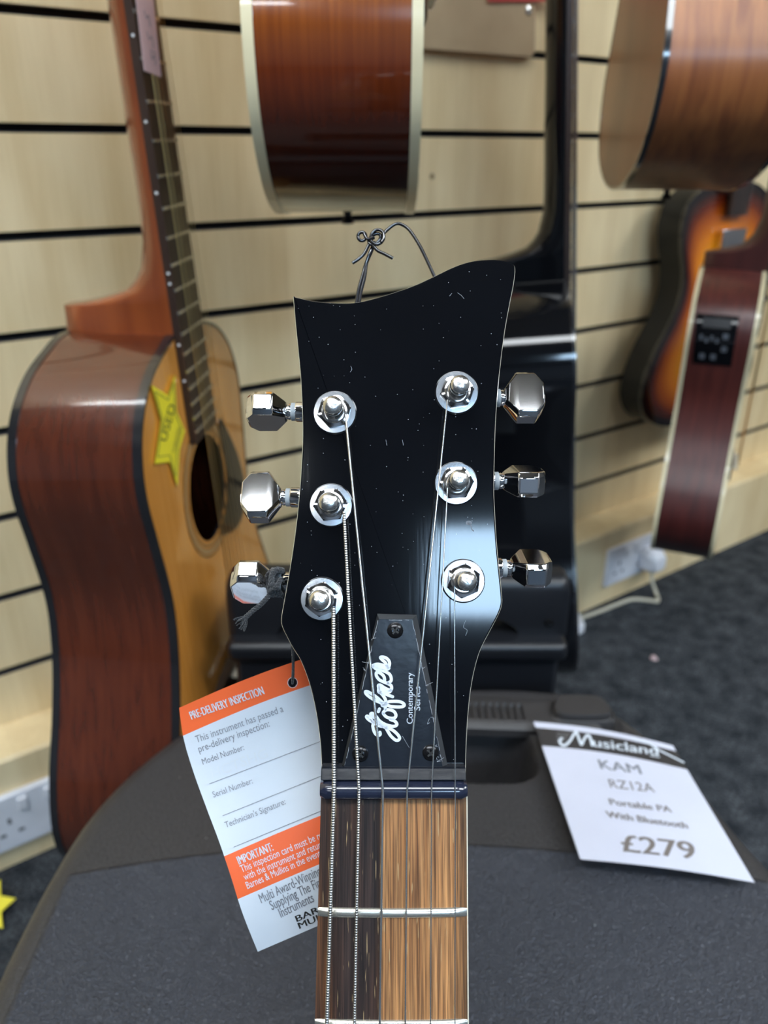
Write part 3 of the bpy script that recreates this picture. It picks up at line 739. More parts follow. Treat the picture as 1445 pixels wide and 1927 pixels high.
# tuners
M_ring = mat('grey_nylon', (0.35, 0.38, 0.40), rough=0.5)
def tuner(w, key, horiz, rot, side):
    c = H(*w, 0); wr = (H(w[0]+41.5, w[1], 0)-c).length
    mb = MB(); mb.lathe([(0.0040, 0.0), (wr-0.0001, 0.0), (wr, 0.00025), (wr-0.0004, 0.0011), (0.0040, 0.0012)], c=c, n=48)
    wa = TH.part('washer', mb, M_washer, smooth=40)
    hexr = 0.0049; a0 = random.uniform(0, 1)
    mb = MB(); rg = []
    for z, s in ((0.0010, 1), (0.0026, 1), (0.0031, 0.88)):
        r = []
        for k in range(48):
            a = a0+k*math.pi/24; hx = hexr*0.93/math.cos(((k*math.pi/24) % (math.pi/3))-math.pi/6)
            rr = min(hx, hexr*0.99) if s < 1 else hx
            r.append(c+Vector((rr*math.cos(a), rr*math.sin(a), z)))
        rg.append(r)
    rg.append([c+Vector((0.0039*math.cos(a0+k*math.pi/24), 0.0039*math.sin(a0+k*math.pi/24), 0.0033)) for k in range(48)])
    rg.append([c+Vector((0.0033*math.cos(a0+k*math.pi/24), 0.0033*math.sin(a0+k*math.pi/24), 0.0029)) for k in range(48)])
    mb.loft(rg); TH.part('hex_nut', mb, M_chrome, parent=None, smooth=25)
    mb = MB(); mb.lathe([(0.0030, 0.0), (0.0030, 0.0040), (0.0028, 0.0046), (0.0021, 0.0058), (0.0021, 0.0070), (0.0027, 0.0085), (0.0029, 0.0098), (0.0029, 0.0104), (0.0026, 0.0111), (0.0018, 0.0116), (0.0009, 0.0118), (0.0, 0.01185)], c=c, n=40)
    po = TH.part('string_post', mb, M_nickel, smooth=50)
    # windings on the post
    m2 = MB(); turns = 3; pts = []
    rw = 0.00055 if w[1] > 1100 and side < 0 else (0.00022 if w[1] < 1000 or side > 0 else 0.0003)
    for k in range(turns*16+1):
        a = k*math.pi/8; pts.append(c+Vector(((0.0023+rw)*math.cos(a), (0.0023+rw)*math.sin(a), 0.0072-k/16*rw*2.0)))
    m2.tube(pts, rw, 6); TH.part('string_winding', m2, M_string, smooth=60)
    # key shaft and button, on the back half of the headstock
    hz = -0.0085
    e0 = H(horiz[0], horiz[2], hz); e1 = H(horiz[1], horiz[2], hz)
    ax = Vector((side, 0, 0)); start = Vector((e0.x-side*0.006, e0.y, hz)); Ls = abs(e1.x-start.x)
    mb = MB(); mb.lathe([(0.0032, 0), (0.0032, Ls-0.0030), (0.0029, Ls-0.0026)], c=start, ax=ax, n=28)
    mb.lathe([(0.0024, Ls-0.0012), (0.0026, Ls-0.0006), (0.0022, Ls+0.0005), (0.0030, Ls+0.0012)], c=start, ax=ax, n=28)
    sh = TH.part('tuner_shaft', mb, M_chrome, smooth=40)
    mb = MB(); mb.lathe([(0.0027, Ls-0.0027), (0.00285, Ls-0.0025), (0.00285, Ls-0.0013), (0.0024, Ls-0.0011)], c=start, ax=ax, n=28)
    TH.part('nylon_ring', mb, M_ring, smooth=40)
    # gearbox behind
    mb = MB(); gb = Vector((c.x, c.y, -THK-0.0045)); mb.box(gb, (0.0075, 0.0085, 0.0045)); TH.part('gear_housing', mb, M_chrome, smooth=30, bevel=0.0018)
    # button: x along the shaft, y width, z thickness in its own frame, turned about the shaft
    k0, k1 = H(key[0], key[2], hz), H(key[1], key[2], hz)
    xl, xr = min(k0.x, k1.x), max(k0.x, k1.x); ln = xr-xl; cen = Vector(((xl+xr)/2, e0.y, hz))
    W = 0.0158/2; TT = 0.0078/2
    prof = [(-0.5, 0.30), (-0.45, 0.38), (-0.20, 0.97), (-0.16, 1.0), (0.25, 1.0), (0.29, 0.97), (0.475, 0.54), (0.5, 0.46)]
    mb = MB(); rg = []
    for u, wd_ in prof:
        x = u*ln*side
        th = TT*(0.60 if u < -0.47 else (0.72 if u < -0.3 else (1.0 if u < 0.45 else (0.97 if u < 0.49 else 0.84))))
        r = []
        for yy, zz in ((-1, -0.62), (-1, 0.62), (-0.84, 1), (0.84, 1), (1, 0.62), (1, -0.62), (0.84, -1), (-0.84, -1)):
            y = yy*W*wd_; z = zz*th
            cr_, sr_ = math.cos(rot), math.sin(rot)
            r.append(cen+Vector((x, y*cr_-z*sr_, y*sr_+z*cr_)))
        rg.append(r)
    mb.loft(rg); bt = TH.part('tuner_button', mb, M_chrome, parent=None, smooth=20, bevel=0.00035, bseg=2)
    m2 = MB(); m2.lathe([(0.0016, 0), (0.0016, 0.0004), (0.0008, 0.0007), (0, 0.0007)], c=cen+Vector((side*ln/2, 0, 0)), ax=ax, n=16)
    TH.part('button_screw', m2, M_nickel, smooth=40)
    return c
rd = math.radians
tuner((630, 777), (467, 540, 775), (562, 541, 775), rd(78), -1)
tuner((623, 951), (456, 530, 936), (556, 531, 936), rd(-20), -1)
tuner((606, 1127), (438, 514, 1096), (540, 515, 1096), rd(58), -1)
tuner((859, 739.5), (1021, 948, 749), (938, 948, 749), rd(-16.5), 1)
tuner((857.5, 910), (1021, 946, 905), (932, 945, 905), rd(108), 1)
tuner((871, 1093), (1034, 961, 1069), (942, 960, 1069), rd(112), 1)

# fretboard
z_fb = 0.0030
L0, R0, L1_, R1_ = H(603.5, 1500, z_fb), H(878, 1500, z_fb), H(592, 1927, z_fb), H(880.5, 1927, z_fb)
def fbx(y, s):
    a, b = (L0, L1_) if s < 0 else (R0, R1_)
    return a.x+(b.x-a.x)*(y-a.y)/(b.y-a.y)
yn = L0.y
SC = 0.624
def board_grain():
    m = mat('two_tone_rosewood', (0.5, 0.3, 0.1), rough=0.5, spec=0.35)
    N, L, b = nodes(m); tc = N.new('ShaderNodeTexCoord')
    sx = N.new('ShaderNodeSeparateXYZ'); L.new(tc.outputs['Object'], sx.inputs[0])
    def noise(sc, scale=1.0, det=5, dist=0.0):
        mp = N.new('ShaderNodeMapping'); mp.inputs['Scale'].default_value = sc; L.new(tc.outputs['Object'], mp.inputs['Vector'])
        n = N.new('ShaderNodeTexNoise'); n.inputs['Scale'].default_value = scale; n.inputs['Detail'].default_value = det; n.inputs['Distortion'].default_value = dist
        L.new(mp.outputs[0], n.inputs['Vector']); return n.outputs['Fac']
    fine = noise((3600, 45, 900), 1, 4); mid = noise((800, 16, 300), 1, 5, 0.2); big = noise((110, 10, 90), 1, 2)
    edge = MIDX
    a = N.new('ShaderNodeMath'); a.operation = 'MULTIPLY_ADD'; L.new(mid, a.inputs[0]); a.inputs[1].default_value = 0.0016; L.new(sx.outputs['X'], a.inputs[2])
    st = N.new('ShaderNodeMapRange'); st.inputs['From Min'].default_value = edge+0.0003; st.inputs['From Max'].default_value = edge+0.0013; L.new(a.outputs[0], st.inputs['Value'])
    def ramp(src, cols):
        r = N.new('ShaderNodeValToRGB'); L.new(src, r.inputs['Fac']); e = r.color_ramp.elements
        e[0].position, e[0].color = cols[0][0], (*cols[0][1], 1); e[1].position, e[1].color = cols[-1][0], (*cols[-1][1], 1)
        for p, c in cols[1:-1]: q = e.new(p); q.color = (*c, 1)
        return r.outputs[0]
    dk = ramp(big, [(0.35, (0.020, 0.014, 0.014)), (0.55, (0.035, 0.019, 0.014)), (0.70, (0.085, 0.038, 0.016))])
    dk2 = ramp(mid, [(0.35, (0.6, 0.6, 0.6)), (0.62, (1.5, 1.35, 1.2))])
    li = ramp(mid, [(0.32, (0.13, 0.055, 0.020)), (0.45, (0.24, 0.115, 0.045)), (0.65, (0.36, 0.185, 0.075))])
    mu = N.new('ShaderNodeVectorMath'); mu.operation = 'MULTIPLY'; L.new(dk, mu.inputs[0]); L.new(dk2, mu.inputs[1])
    mx = N.new('ShaderNodeMix'); mx.data_type = 'RGBA'; L.new(st.outputs[0], mx.inputs['Factor']); L.new(mu.outputs[0], mx.inputs[6]); L.new(li, mx.inputs[7])
    # dark right edge streak
    er = N.new('ShaderNodeMapRange'); er.inputs['From Min'].default_value = REDGE-0.0035; er.inputs['From Max'].default_value = REDGE+0.0006; er.inputs['To Min'].default_value = 1.0; er.inputs['To Max'].default_value = 0.35; L.new(a.outputs[0], er.inputs['Value'])
    m3 = N.new('ShaderNodeVectorMath'); m3.operation = 'SCALE'; L.new(mx.outputs[2], m3.inputs[0]); L.new(er.outputs[0], m3.inputs['Scale'])
    f1 = ramp(fine, [(0.34, (0.40, 0.37, 0.37)), (0.48, (0.95, 0.95, 0.95)), (0.66, (1.6, 1.5, 1.35))])
    m4 = N.new('ShaderNodeVectorMath'); m4.operation = 'MULTIPLY'; L.new(m3.outputs[0], m4.inputs[0]); L.new(f1, m4.inputs[1])
    # pale open pores
    pore = noise((2600, 120, 900), 1, 1)
    pr = N.new('ShaderNodeMapRange'); pr.inputs['From Min'].default_value = 0.71; pr.inputs['From Max'].default_value = 0.76; L.new(pore, pr.inputs['Value'])
    m5 = N.new('ShaderNodeMix'); m5.data_type = 'RGBA'; L.new(pr.outputs[0], m5.inputs['Factor']); L.new(m4.outputs[0], m5.inputs[6]); m5.inputs[7].default_value = (0.42, 0.30, 0.15, 1)
    L.new(m5.outputs[2], b.inputs['Base Color'])
    bp = N.new('ShaderNodeBump'); bp.inputs['Strength'].default_value = 0.35; bp.inputs['Distance'].default_value = 0.0002; L.new(fine, bp.inputs['Height']); L.new(bp.outputs[0], b.inputs['Normal'])
    return m
MIDX = H(717, 1700, z_fb).x; REDGE = R0.x
M_board2 = board_grain()
yend = yn-0.44
mb = MB(); ys = [yn, yn-0.1, yn-0.2, yn-0.3, yend]
def camber(s): return 0.0007*(1-s*s)
mb.loft([[Vector((fbx(y, -1), y, z_fb-0.006)), ]+[Vector(((fbx(y, -1)*(1-k/10)+fbx(y, 1)*k/10), y, z_fb-0.0007+camber(k/5-1))) for k in range(11)]+[Vector((fbx(y, 1), y, z_fb-0.006))] for y in ys])
fbo = TH.part('fingerboard', mb, M_board2, smooth=30)
mb = MB(); mb.loft([[Vector((fbx(y, 1)+a, y, z)) for a, z in ((0.0, z_fb-0.006), (0.0, z_fb-0.0009), (0.00035, z_fb-0.0010), (0.00035, z_fb-0.006))] for y in (yn, yend)])
TH.part('edge_binding', mb, M_cream, parent=fbo, smooth=0)
yf1 = H(740, 1721, z_fb+0.001).y
for k in range(1, 17):
    y = yn-(yn-yf1)*(1-2**(-k/12))/(1-2**(-1/12))
    if y < yend+0.005: break
    mb = MB(); rg = []
    xa, xb = fbx(y, -1), fbx(y, 1)
    for j in range(13):
        s = j/12; x = xa+(xb-xa)*s; e = min(s, 1-s)*(xb-xa); hgt = 0.0011*min(1, 0.25+e/0.0012); zt = z_fb-0.0007+camber(2*s-1)
        rg.append([Vector((x, y+1.45e-3*math.cos(a), zt-0.0002+hgt*math.sin(a))) for a in [math.pi*i/8 for i in range(9)]])
    mb.loft(rg); TH.part('fret', mb, M_fret, smooth=50)
# neck
mb = MB(); rg = []
for y, dd in ((yn+0.022, 0.0125), (yn+0.012, 0.015), (yn+0.0, 0.018), (yn-0.05, 0.0195), (yn-0.25, 0.021), (yn-0.33, 0.024), (yn-0.36, 0.030), (yend, 0.032)):
    xa, xb = fbx(min(y, yn), -1), fbx(min(y, yn), 1); xc, hw = (xa+xb)/2, (xb-xa)/2*0.997
    zt = z_fb-0.006
    rg.append([Vector((xc+hw*math.cos(a), y, zt-dd*max(0, math.sin(a))**0.8 if a < math.pi else zt)) for a in [math.pi*i/16 for i in range(17)]])
mb.loft(rg); TH.part('neck', mb, M_lacq, smooth=50)
# nut and the shelf before it
mb = MB(); n0, n1 = H(741, 1507, 0.0045).y, H(741, 1471, 0.0045).y
NL, NR = fbx(yn, -1)-0.00015, fbx(yn, 1)+0.0001
ymid, hn = (n0+n1)/2, (n1-n0)/2
rg = []
for j in range(25):
    s = j/24; e = min(s, 1-s)*0.043; q = min(1, (e/0.0018))**0.5 if e < 0.0018 else 1
    x = NL+(NR-NL)*s; top_ = 0.0062-0.0012*(1-q)
    rg.append([Vector((x, ymid+hn*(0.75+0.25*q)*c_, top_*1.0-(0.0062-0.0)*(1-s_) if c2 is None else c2)) for c_, s_, c2 in
               [(-1, 0, 0.0)]+[(-math.cos(a)*1.0, 0.55+0.45*math.sin(a), None) for a in [math.pi*i/10 for i in range(11)]]+[(1, 0, 0.0)]])
mb.loft(rg)
nut_o = TH.part('nut', mb, M_nut, smooth=50, label='blue-black plastic nut')
mb = MB(); y2 = H(741, 1444, 0.003).y
mb.loft([[Vector((NL+0.0002, y, z)) for y, z in ((n1+0.0002, 0), (n1+0.0002, 0.0042), (y2-0.0004, 0.0030), (y2, 0.0026), (y2+0.0004, 0))], [Vector((NR-0.0003, y, z)) for y, z in ((n1+0.0002, 0), (n1+0.0002, 0.0042), (y2-0.0004, 0.0030), (y2, 0.0026), (y2+0.0004, 0))]])
TH.part('nut_shelf', mb, M_plate, smooth=0, bevel=0.0003)
# truss rod cover
tz = 0.0022
to = [(710, 1155), (784, 1157), (843.5, 1447), (641, 1449)]
ti = [(713, 1165), (776, 1165.5), (833, 1443), (647, 1444)]
def quad_at(P, z): return [H(x, y, z) for x, y in P]
a, b_, c_ = quad_at(to, 0.0), quad_at(to, 0.0008), quad_at(ti, tz)
mb = MB(); mb.loft([a, b_], caps=False, mi=1); mb.loft([b_, c_], caps=False, mi=1); mb.add(c_, [(0, 1, 2, 3)], 0)
tc_o = TH.part('truss_rod_cover', mb, [M_plate, M_platebev], smooth=0)
P = lambda x, y: H(x, y, tz+0.00005)
M_screw = mat('black_screw', (0.02, 0.02, 0.022), rough=0.2, metal=0.7)
for sx_, sy_ in ((743.5, 1186), (678, 1418), (810, 1416)):
    cc_ = H(sx_, sy_, tz-0.0002); r0 = 0.0021
    mb = MB(); mb.lathe([(r0*1.15, 0.0002), (r0, 0.0003), (r0*0.98, 0.0007), (r0*0.7, 0.0011), (0.0009, 0.0012), (0.0009, 0.0006), (0, 0.0005)], c=cc_, n=24)
    so = TH.part('screw', mb, M_screw, smooth=40)
    mb = MB(); ra = random.random()
    for q in (0, math.pi/2):
        Mx = Matrix.Rotation(q+ra, 3, 'Z'); mb.box(cc_+Vector((0, 0, 0.0012)), (0.0012, 0.00025, 0.00006), M=Mx)
    TH.part('cross_recess', mb, M_black, parent=so, smooth=0)
    so.children[0].location = (0, 0, 0)
# lettering on the cover
mb = MB()
def Zc(l): return [(670+x/10.7, 1220+y/10.7) for x, y in l]
logo = [
 [(480, 1690), (485, 1735), (440, 1755), (385, 1715), (350, 1640), (338, 1560), (345, 1500), (300, 1470), (240, 1425), (208, 1380), (235, 1368), (300, 1430), (345, 1490), (430, 1545), (520, 1575)],
 [(370, 1400), (320, 1365), (292, 1325), (330, 1310), (400, 1370), (470, 1460), (560, 1520), (650, 1555), (740, 1572), (800, 1560), (820, 1520), (775, 1465), (690, 1435)],
 [(400, 1455), (480, 1530), (560, 1580), (640, 1605), (740, 1650), (830, 1730), (875, 1800), (850, 1848), (790, 1845), (700, 1765), (650, 1690), (600, 1600)],
 [(545, 1310), (600, 1375), (690, 1408), (775, 1400), (802, 1345), (765, 1275), (690, 1240), (610, 1240), (555, 1280), (545, 1310)],
 [(590, 1230), (575, 1150), (480, 1090), (380, 1045), (280, 985), (205, 920), (190, 872), (245, 880), (340, 935), (430, 1000), (520, 1080), (600, 1130), (700, 1170), (850, 1182), (950, 1168), (965, 1125), (890, 1078), (750, 1068), (640, 1082), (585, 1130)],
 [(735, 975), (640, 940), (550, 905), (460, 880), (455, 800), (450, 745), (495, 745), (560, 790), (640, 830), (695, 842), (716, 800), (700, 745), (640, 712)],
 [(470, 870), (540, 950), (590, 1030), (600, 1120)], [(460, 800), (560, 850), (660, 880), (700, 850)],
 [(640, 710), (560, 680), (470, 635), (412, 560), (408, 495), (445, 482), (510, 515), (560, 570), (575, 640)],
 [(640, 700), (700, 660), (705, 590), (670, 520), (600, 475), (510, 440), (430, 430), (350, 375)],
 [(340, 345), (410, 320), (480, 325), (570, 350), (640, 385), (672, 330), (665, 260), (610, 200), (540, 175), (490, 185), (530, 235), (590, 290), (620, 350)],
 [(410, 370), (520, 400), (620, 420), (660, 400)],
 [(450, 1275), (470, 1222)], [(525, 1150), (545, 1160)]]
for l in logo: stroke_on(mb, P, Zc(l), 5.9, 0)
text_on(mb, P, 'Contemporary', (776.5, 1362), (776.5, 1266), (-11.5, 0), bold=0.015)
text_on(mb, P, 'Series', (790.5, 1337), (790.5, 1292), (-11.5, 0), bold=0.015)
TH.part('printed_lettering', mb, M_ink, parent=tc_o, smooth=0, fix=False)
# worn edges of the cover film
mb = MB(); rs = random.Random(7)
def jag(x0, y0, x1, y1, n, amp, wd_):
    pts = [(x0+(x1-x0)*i/n+rs.uniform(-amp, amp), y0+(y1-y0)*i/n+rs.uniform(-amp, amp)) for i in range(n+1)]
    for i in range(n):
        if rs.random() < 0.75: stroke_on(mb, P, [pts[i], pts[i+1]], wd_*rs.uniform(0.5, 1.2), smooth=False)
jag(711, 1168, 649, 1440, 40, 0.7, 0.8); jag(776, 1168, 833, 1440, 40, 0.7, 0.8); jag(712, 1167, 776, 1167, 10, 0.5, 0.8); jag(648, 1444, 833, 1443, 26, 0.3, 0.9)
for sx_, sy_ in ((743.5, 1186), (678, 1418), (810, 1416)):
    stroke_on(mb, P, [(sx_+13.5*math.cos(t)*rs.uniform(.95, 1.05), sy_+13.5*math.sin(t)*rs.uniform(.95, 1.05)) for t in [i*0.5 for i in range(-2, 9)]], 0.7)
for (x, y) in ((706, 1190), (700, 1205), (690, 1246), (684, 1260), (800, 1255), (806, 1290), (810, 1350), (808, 1360), (823, 1405), (826, 1425), (829, 1432)):
    stroke_on(mb, P, [(x, y), (x+rs.uniform(-7, 7), y+rs.uniform(-3, 3)), (x+rs.uniform(-9, 9), y+rs.uniform(-8, 8))], 0.6)
stroke_on(mb, P, [(757, 1385), (770, 1407)], 0.5)
TH.part('scratch_marks', mb, M_scratch, parent=tc_o, smooth=0, fix=False)
# small marks in the lacquer
mb = MB(); F0 = lambda x, y: H(x, y, 0.00005)
stroke_on(mb, F0, [(880, 984), (884, 984)], 8); stroke_on(mb, F0, [(885, 986), (888, 996), (891, 999)], 2)
for l in ([(660, 689), (662, 695), (659, 700)], [(861, 551), (868, 556), (873, 562)], [(876, 1168), (872, 1180), (879, 1186), (876, 1196)], [(846, 557), (850, 552)], [(757, 828), (759, 838)], [(726, 828), (728, 838)]):
    stroke_on(mb, F0, l, 0.9)
TH.part('lacquer_marks', mb, mat('dust_grey', (0.14, 0.16, 0.19), rough=0.6), parent=hs, smooth=0, fix=False)
# strings
strs = [((627.5, 1142), (628.5, 1487), (615, 1927), 0.00060, 0.0075), ((647, 962), (675.5, 1487), (667, 1927), 0.00046, 0.0075), ((650, 780), (720.5, 1487), (714.5, 1927), 0.00036, 0.0075),
        ((842, 752), (766, 1487), (762.5, 1927), 0.00026, 0.0078), ((842, 918), (812, 1487), (810, 1927), 0.00020, 0.0078), ((855, 1106), (856.5, 1487), (856, 1927), 0.00017, 0.0078)]
for i, (a, b_, c_, r, hp) in enumerate(strs):
    A = H(*a, hp); B_ = H(*b_, 0.0066+r); C_ = H(*c_, 0.0060+r)
    d = (C_-B_).normalized(); E_ = B_+d*0.58
    mb = MB(); pts = [A]+[A.lerp(B_, k/20) for k in range(1, 20)]+[B_]+[B_.lerp(E_, k/40) for k in range(1, 41)]
    mb.tube(pts, r, 10); TH.part('string', mb, M_wound if i < 2 else M_string, smooth=60)
# body resting on the carpet below the frame
hb = [(0, 0), (0.001, 0.04), (0.01, 0.075), (0.04, 0.098), (0.08, 0.10), (0.12, 0.09), (0.16, 0.092), (0.22, 0.125), (0.29, 0.155), (0.34, 0.150), (0.39, 0.115), (0.42, 0.06), (0.428, 0)]
LB = LEN-0.428
ol = [Vector((p.x, p.y-LB, 0)) for p in resample_outline(hb, 0.428)]
mb = MB(); mb.loft([[Vector((p.x*s, (p.y+LB+0.21)*s-LB-0.21, z)) for p in ol] for s, z in ((0.96, -0.045), (1, -0.040), (1, -0.012), (0.96, -0.007))])
TH.part('body', mb, M_lacq, smooth=40)
mb = MB(); yb = -0.60; mb.box((0, yb, -0.001), (0.04, 0.012, 0.006)); TH.part('bridge', mb, M_chrome, smooth=30, bevel=0.002)

# tied wire behind the headstock
def hp_(px, py, h): return MH @ H(px, py, h)
mb = MB()
W = lambda l, r, n=8: mb.tube(catmull([hp_(*q) for q in l], n), r, 8)
hw_ = -0.018
W([(674, 580, hw_), (679, 550, hw_), (686, 522, hw_), (690, 495, hw_), (699, 473, hw_), (706, 455, hw_)], 0.00056)
W([(669, 580, hw_), (674, 548, hw_), (683, 515, hw_), (687, 500, hw_), (695, 478, hw_+.0005), (702, 462, hw_)], 0.00056)
W([(824, 535, hw_), (808, 500, hw_), (790, 463, hw_), (772, 435, hw_), (757, 423, hw_), (743, 422, hw_), (725, 436, hw_), (715, 450, hw_+0.001), (709, 462, hw_)], 0.00056)
W([(695, 458, hw_+.001), (686, 476, hw_+.001), (675, 487, hw_+.001), (663, 495, hw_+.001)], 0.00056)
W([(701, 460, hw_+.0015), (710, 471, hw_+.0015), (724, 478, hw_+.0015), (739, 486, hw_+.0015)], 0.00056)
def loop(cx_, cy_, rx, ry, tilt, turns, h0, h1):
    l = []
    for k in range(int(turns*14)+1):
        a = k*2*math.pi/14; t = k/(turns*14)
        x, y = rx*math.cos(a), ry*math.sin(a)
        l.append((cx_+x*math.cos(tilt)-y*math.sin(tilt), cy_+x*math.sin(tilt)+y*math.cos(tilt), hw_+h0+(h1-h0)*t))
    W(l, 0.00056, 3)
loop(710, 446, 12, 14, 0.4, 2.1, 0.0008, 0.003); loop(705, 450, 13, 8, -0.7, 1.5, 0.002, 0.0); loop(681, 445, 7.5, 8, 0, 1.5, 0.0, 0.0016)
W([(685, 440, hw_+.0016), (692, 450, hw_+.002), (704, 447, hw_+.003)], 0.00056)
o = mb.build('tied_wire', M_wire, smooth=60); tag(o, 'knotted black wire loop sticking up behind the top of the black headstock', 'wire')

# black cord tied round the lowest left tuner
mb = MB()
kz = -0.0085
def tw(l, r, tr, pitch):
    P_ = catmull([hp_(*q) for q in l], 10); m = len(P_)
    for s in range(3):
        pts = []
        acc = 0
        for i, p in enumerate(P_):
            if i: acc += (p-P_[i-1]).length
            t = (P_[min(i+1, m-1)]-P_[max(i-1, 0)]).normalized(); u_ = t.cross(EZ).normalized(); v_ = t.cross(u_)
            a = acc/pitch*2*math.pi+s*2*math.pi/3
            pts.append(p+u_*tr*math.cos(a)+v_*tr*math.sin(a))
        mb.tube(pts, r, 7)
tw([(516, 1108, kz+.002), (505, 1122, kz+.003), (490, 1138, kz+.003), (475, 1150, kz+.003), (462, 1162, kz+.003)], 0.00042, 0.0004, 0.0028)
for k in range(3):   # coils round the shaft
    xx = 514+6*k; c0 = H(xx, 1096, kz); pts = []
    for j in range(33):
        a = j*2*math.pi/32; pts.append(MH @ Vector((c0.x+0.0008*math.sin(a*2+k), c0.y+0.0040*math.cos(a), kz+0.0040*math.sin(a))))
    mb.tube(pts, 0.00075, 7)
tw([(533, 1076, kz+.004), (522, 1072, kz+.005), (512, 1082, kz+.0055), (512, 1100, kz+.006), (524, 1106, kz+.005)], 0.0005, 0.0005, 0.003)
tw([(508, 1112, kz+.004), (516, 1106, kz+.006), (524, 1098, kz+.006), (530, 1088, kz+.005)], 0.00045, 0.0004, 0.003)
rs = random.Random(3)
for k in range(34):   # frayed end
    a = rs.uniform(-0.75, 0.75); ln = rs.uniform(15, 30)
    dx, dy = -math.cos(0.9+a)*ln, math.sin(0.9+a)*ln
    hz_ = kz+.003+rs.uniform(-.0012, .0012)
    mb.tube(catmull([hp_(465, 1158, kz+.003), hp_(463+dx*.5+rs.uniform(-3, 3), 1160+dy*.5, hz_), hp_(462+dx*0.85, 1160+dy*0.95, hz_)], 4), 0.00017, 5)
# strand to the card
mb.tube(catmull([hp_(528, 1112, kz), hp_(541, 1150, -0.0135), hp_(549, 1210, -0.0145), hp_(551, 1250, -0.0150), hp_(550, 1277, -0.0150)], 8), 0.00036, 7)
mb.tube(catmull([hp_(550, 1277, -0.0150), hp_(550.5, 1286, -0.0172), hp_(552, 1270, -0.0205), hp_(552, 1235, -0.0200), hp_(548, 1190, -0.0165)], 8), 0.00036, 7)
o = mb.build('hanging_cord', M_cord, smooth=60); tag(o, 'braided black cord knotted round the lowest left tuner, its frayed end hanging', 'cord')

# inspection card
def card_xy(a, b):
    """a 0..1 across, b 0..1 down -> frame pixel"""
    lft = lerp_tab2(b)
    tx, ty = 341+(-6)*b, -130-14*b
    # slight bow of the top edge
    return (lft[0]+tx*a, lft[1]+ty*a - 10*math.sin(math.pi*min(a*1.2, 1))*(1-b)*0.6)
left_edge = catmull([(337, 1332, 0), (345, 1388, 0), (363, 1450, 0), (389, 1522, 0), (412, 1583, 0), (434, 1648, 0), (456, 1718, 0), (485, 1791, 0)], 6)
def lerp_tab2(b):
    u = b*(len(left_edge)-1); i = min(int(u), len(left_edge)-2); p = left_edge[i].lerp(left_edge[i+1], u-i); return (p.x, p.y)
def card_depth(px, py):
    b = ((py-1332)*0.94+(px-337)*0.34)/ 485.0
    a = ((px-337)*0.94-(py-1332)*0.34)/ 365.0
    return 0.2585+0.0035*math.sin(b*5.2+0.3)-0.004*max(0, min(1, 1-a-b*0.6))+0.002*b
def CP(px, py, off=0.0): return at_depth(px, py, card_depth(px, py)-off)
mb = MB(); NA, NB = 40, 60
hole_c = (550.5, 1284.5)
grid = [[card_xy(i/NA, j/NB) for i in range(NA+1)] for j in range(NB+1)]
vs = [CP(*grid[j][i], 0) for j in range(NB+1) for i in range(NA+1)]; bk = [CP(*grid[j][i], -0.0003) for j in range(NB+1) for i in range(NA+1)]
def band_row(b): return b
# colour bands follow the card's own height: find their limits from the left edge
def b_of_y(y):
    return min(range(201), key=lambda k: abs(lerp_tab2(k/200)[1]-y))/200
b1, b2_, b3 = b_of_y(1384), b_of_y(1612), b_of_y(1691)
rows = sorted(set([j/NB for j in range(NB+1)]+[b1, b2_, b3]))
cols_ = [i/NA for i in range(NA+1)]
vs = []; bk = []; fs = []; ms = []
for b in rows:
    for a in cols_:
        p = card_xy(a, b); vs.append(CP(*p, 0)); bk.append(CP(*p, -0.0003))
nc = len(cols_); holef = set()
for j in range(len(rows)-1):
    for i in range(nc-1):
        bm_ = (rows[j]+rows[j+1])/2
        mid = card_xy((cols_[i]+cols_[i+1])/2, bm_)
        if (mid[0]-hole_c[0])**2+(mid[1]-hole_c[1])**2 < 12.5**2: holef.add((j, i)); continue
        k = 1 if (bm_ < b1 or b2_ < bm_ < b3) else 0
        fs.append((j*nc+i, j*nc+i+1, (j+1)*nc+i+1, (j+1)*nc+i)); ms.append(k)
for f_, k in zip(fs, ms): pass
o0 = len(mb.v); mb.v += vs; mb.f += [list(f_) for f_ in fs]; mb.m += ms
mb.add(bk, fs, 0)
# fill between the removed cells and a clean round hole
hn_ = len(holef)
cells = [(j, i) for (j, i) in holef]
bedges = []
for (j, i) in cells:
    for (dj, di, e) in ((-1, 0, ((j, i), (j, i+1))), (1, 0, ((j+1, i+1), (j+1, i))), (0, -1, ((j+1, i), (j, i))), (0, 1, ((j, i+1), (j+1, i+1)))):
        if (j+dj, i+di) not in holef: bedges.append(e)
nxt = {a: b for a, b in bedges}
st0 = bedges[0][0]; lp = [st0]; c = nxt[st0]
while c != st0: lp.append(c); c = nxt[c]
px_l = [card_xy(cols_[i], rows[j]) for j, i in lp]
RH = 8.6
circ = []
for x, y in px_l:
    dx, dy = x-hole_c[0], y-hole_c[1]; q = math.hypot(dx, dy); circ.append((hole_c[0]+dx/q*RH, hole_c[1]+dy/q*RH*1.05))
m_ = len(lp)
mb.add([CP(*p) for p in px_l]+[CP(*p) for p in circ], [(i, (i+1) % m_, m_+(i+1) % m_, m_+i) for i in range(m_)], 1)
mb.add([CP(*p) for p in circ]+[CP(*p, -0.0003) for p in circ], [(i, (i+1) % m_, m_+(i+1) % m_, m_+i) for i in range(m_)], 0)
mb.add([CP(*p, -0.0003) for p in px_l]+[CP(*p, -0.0003) for p in circ], [(i, (i+1) % m_, m_+(i+1) % m_, m_+i) for i in range(m_)], 0)
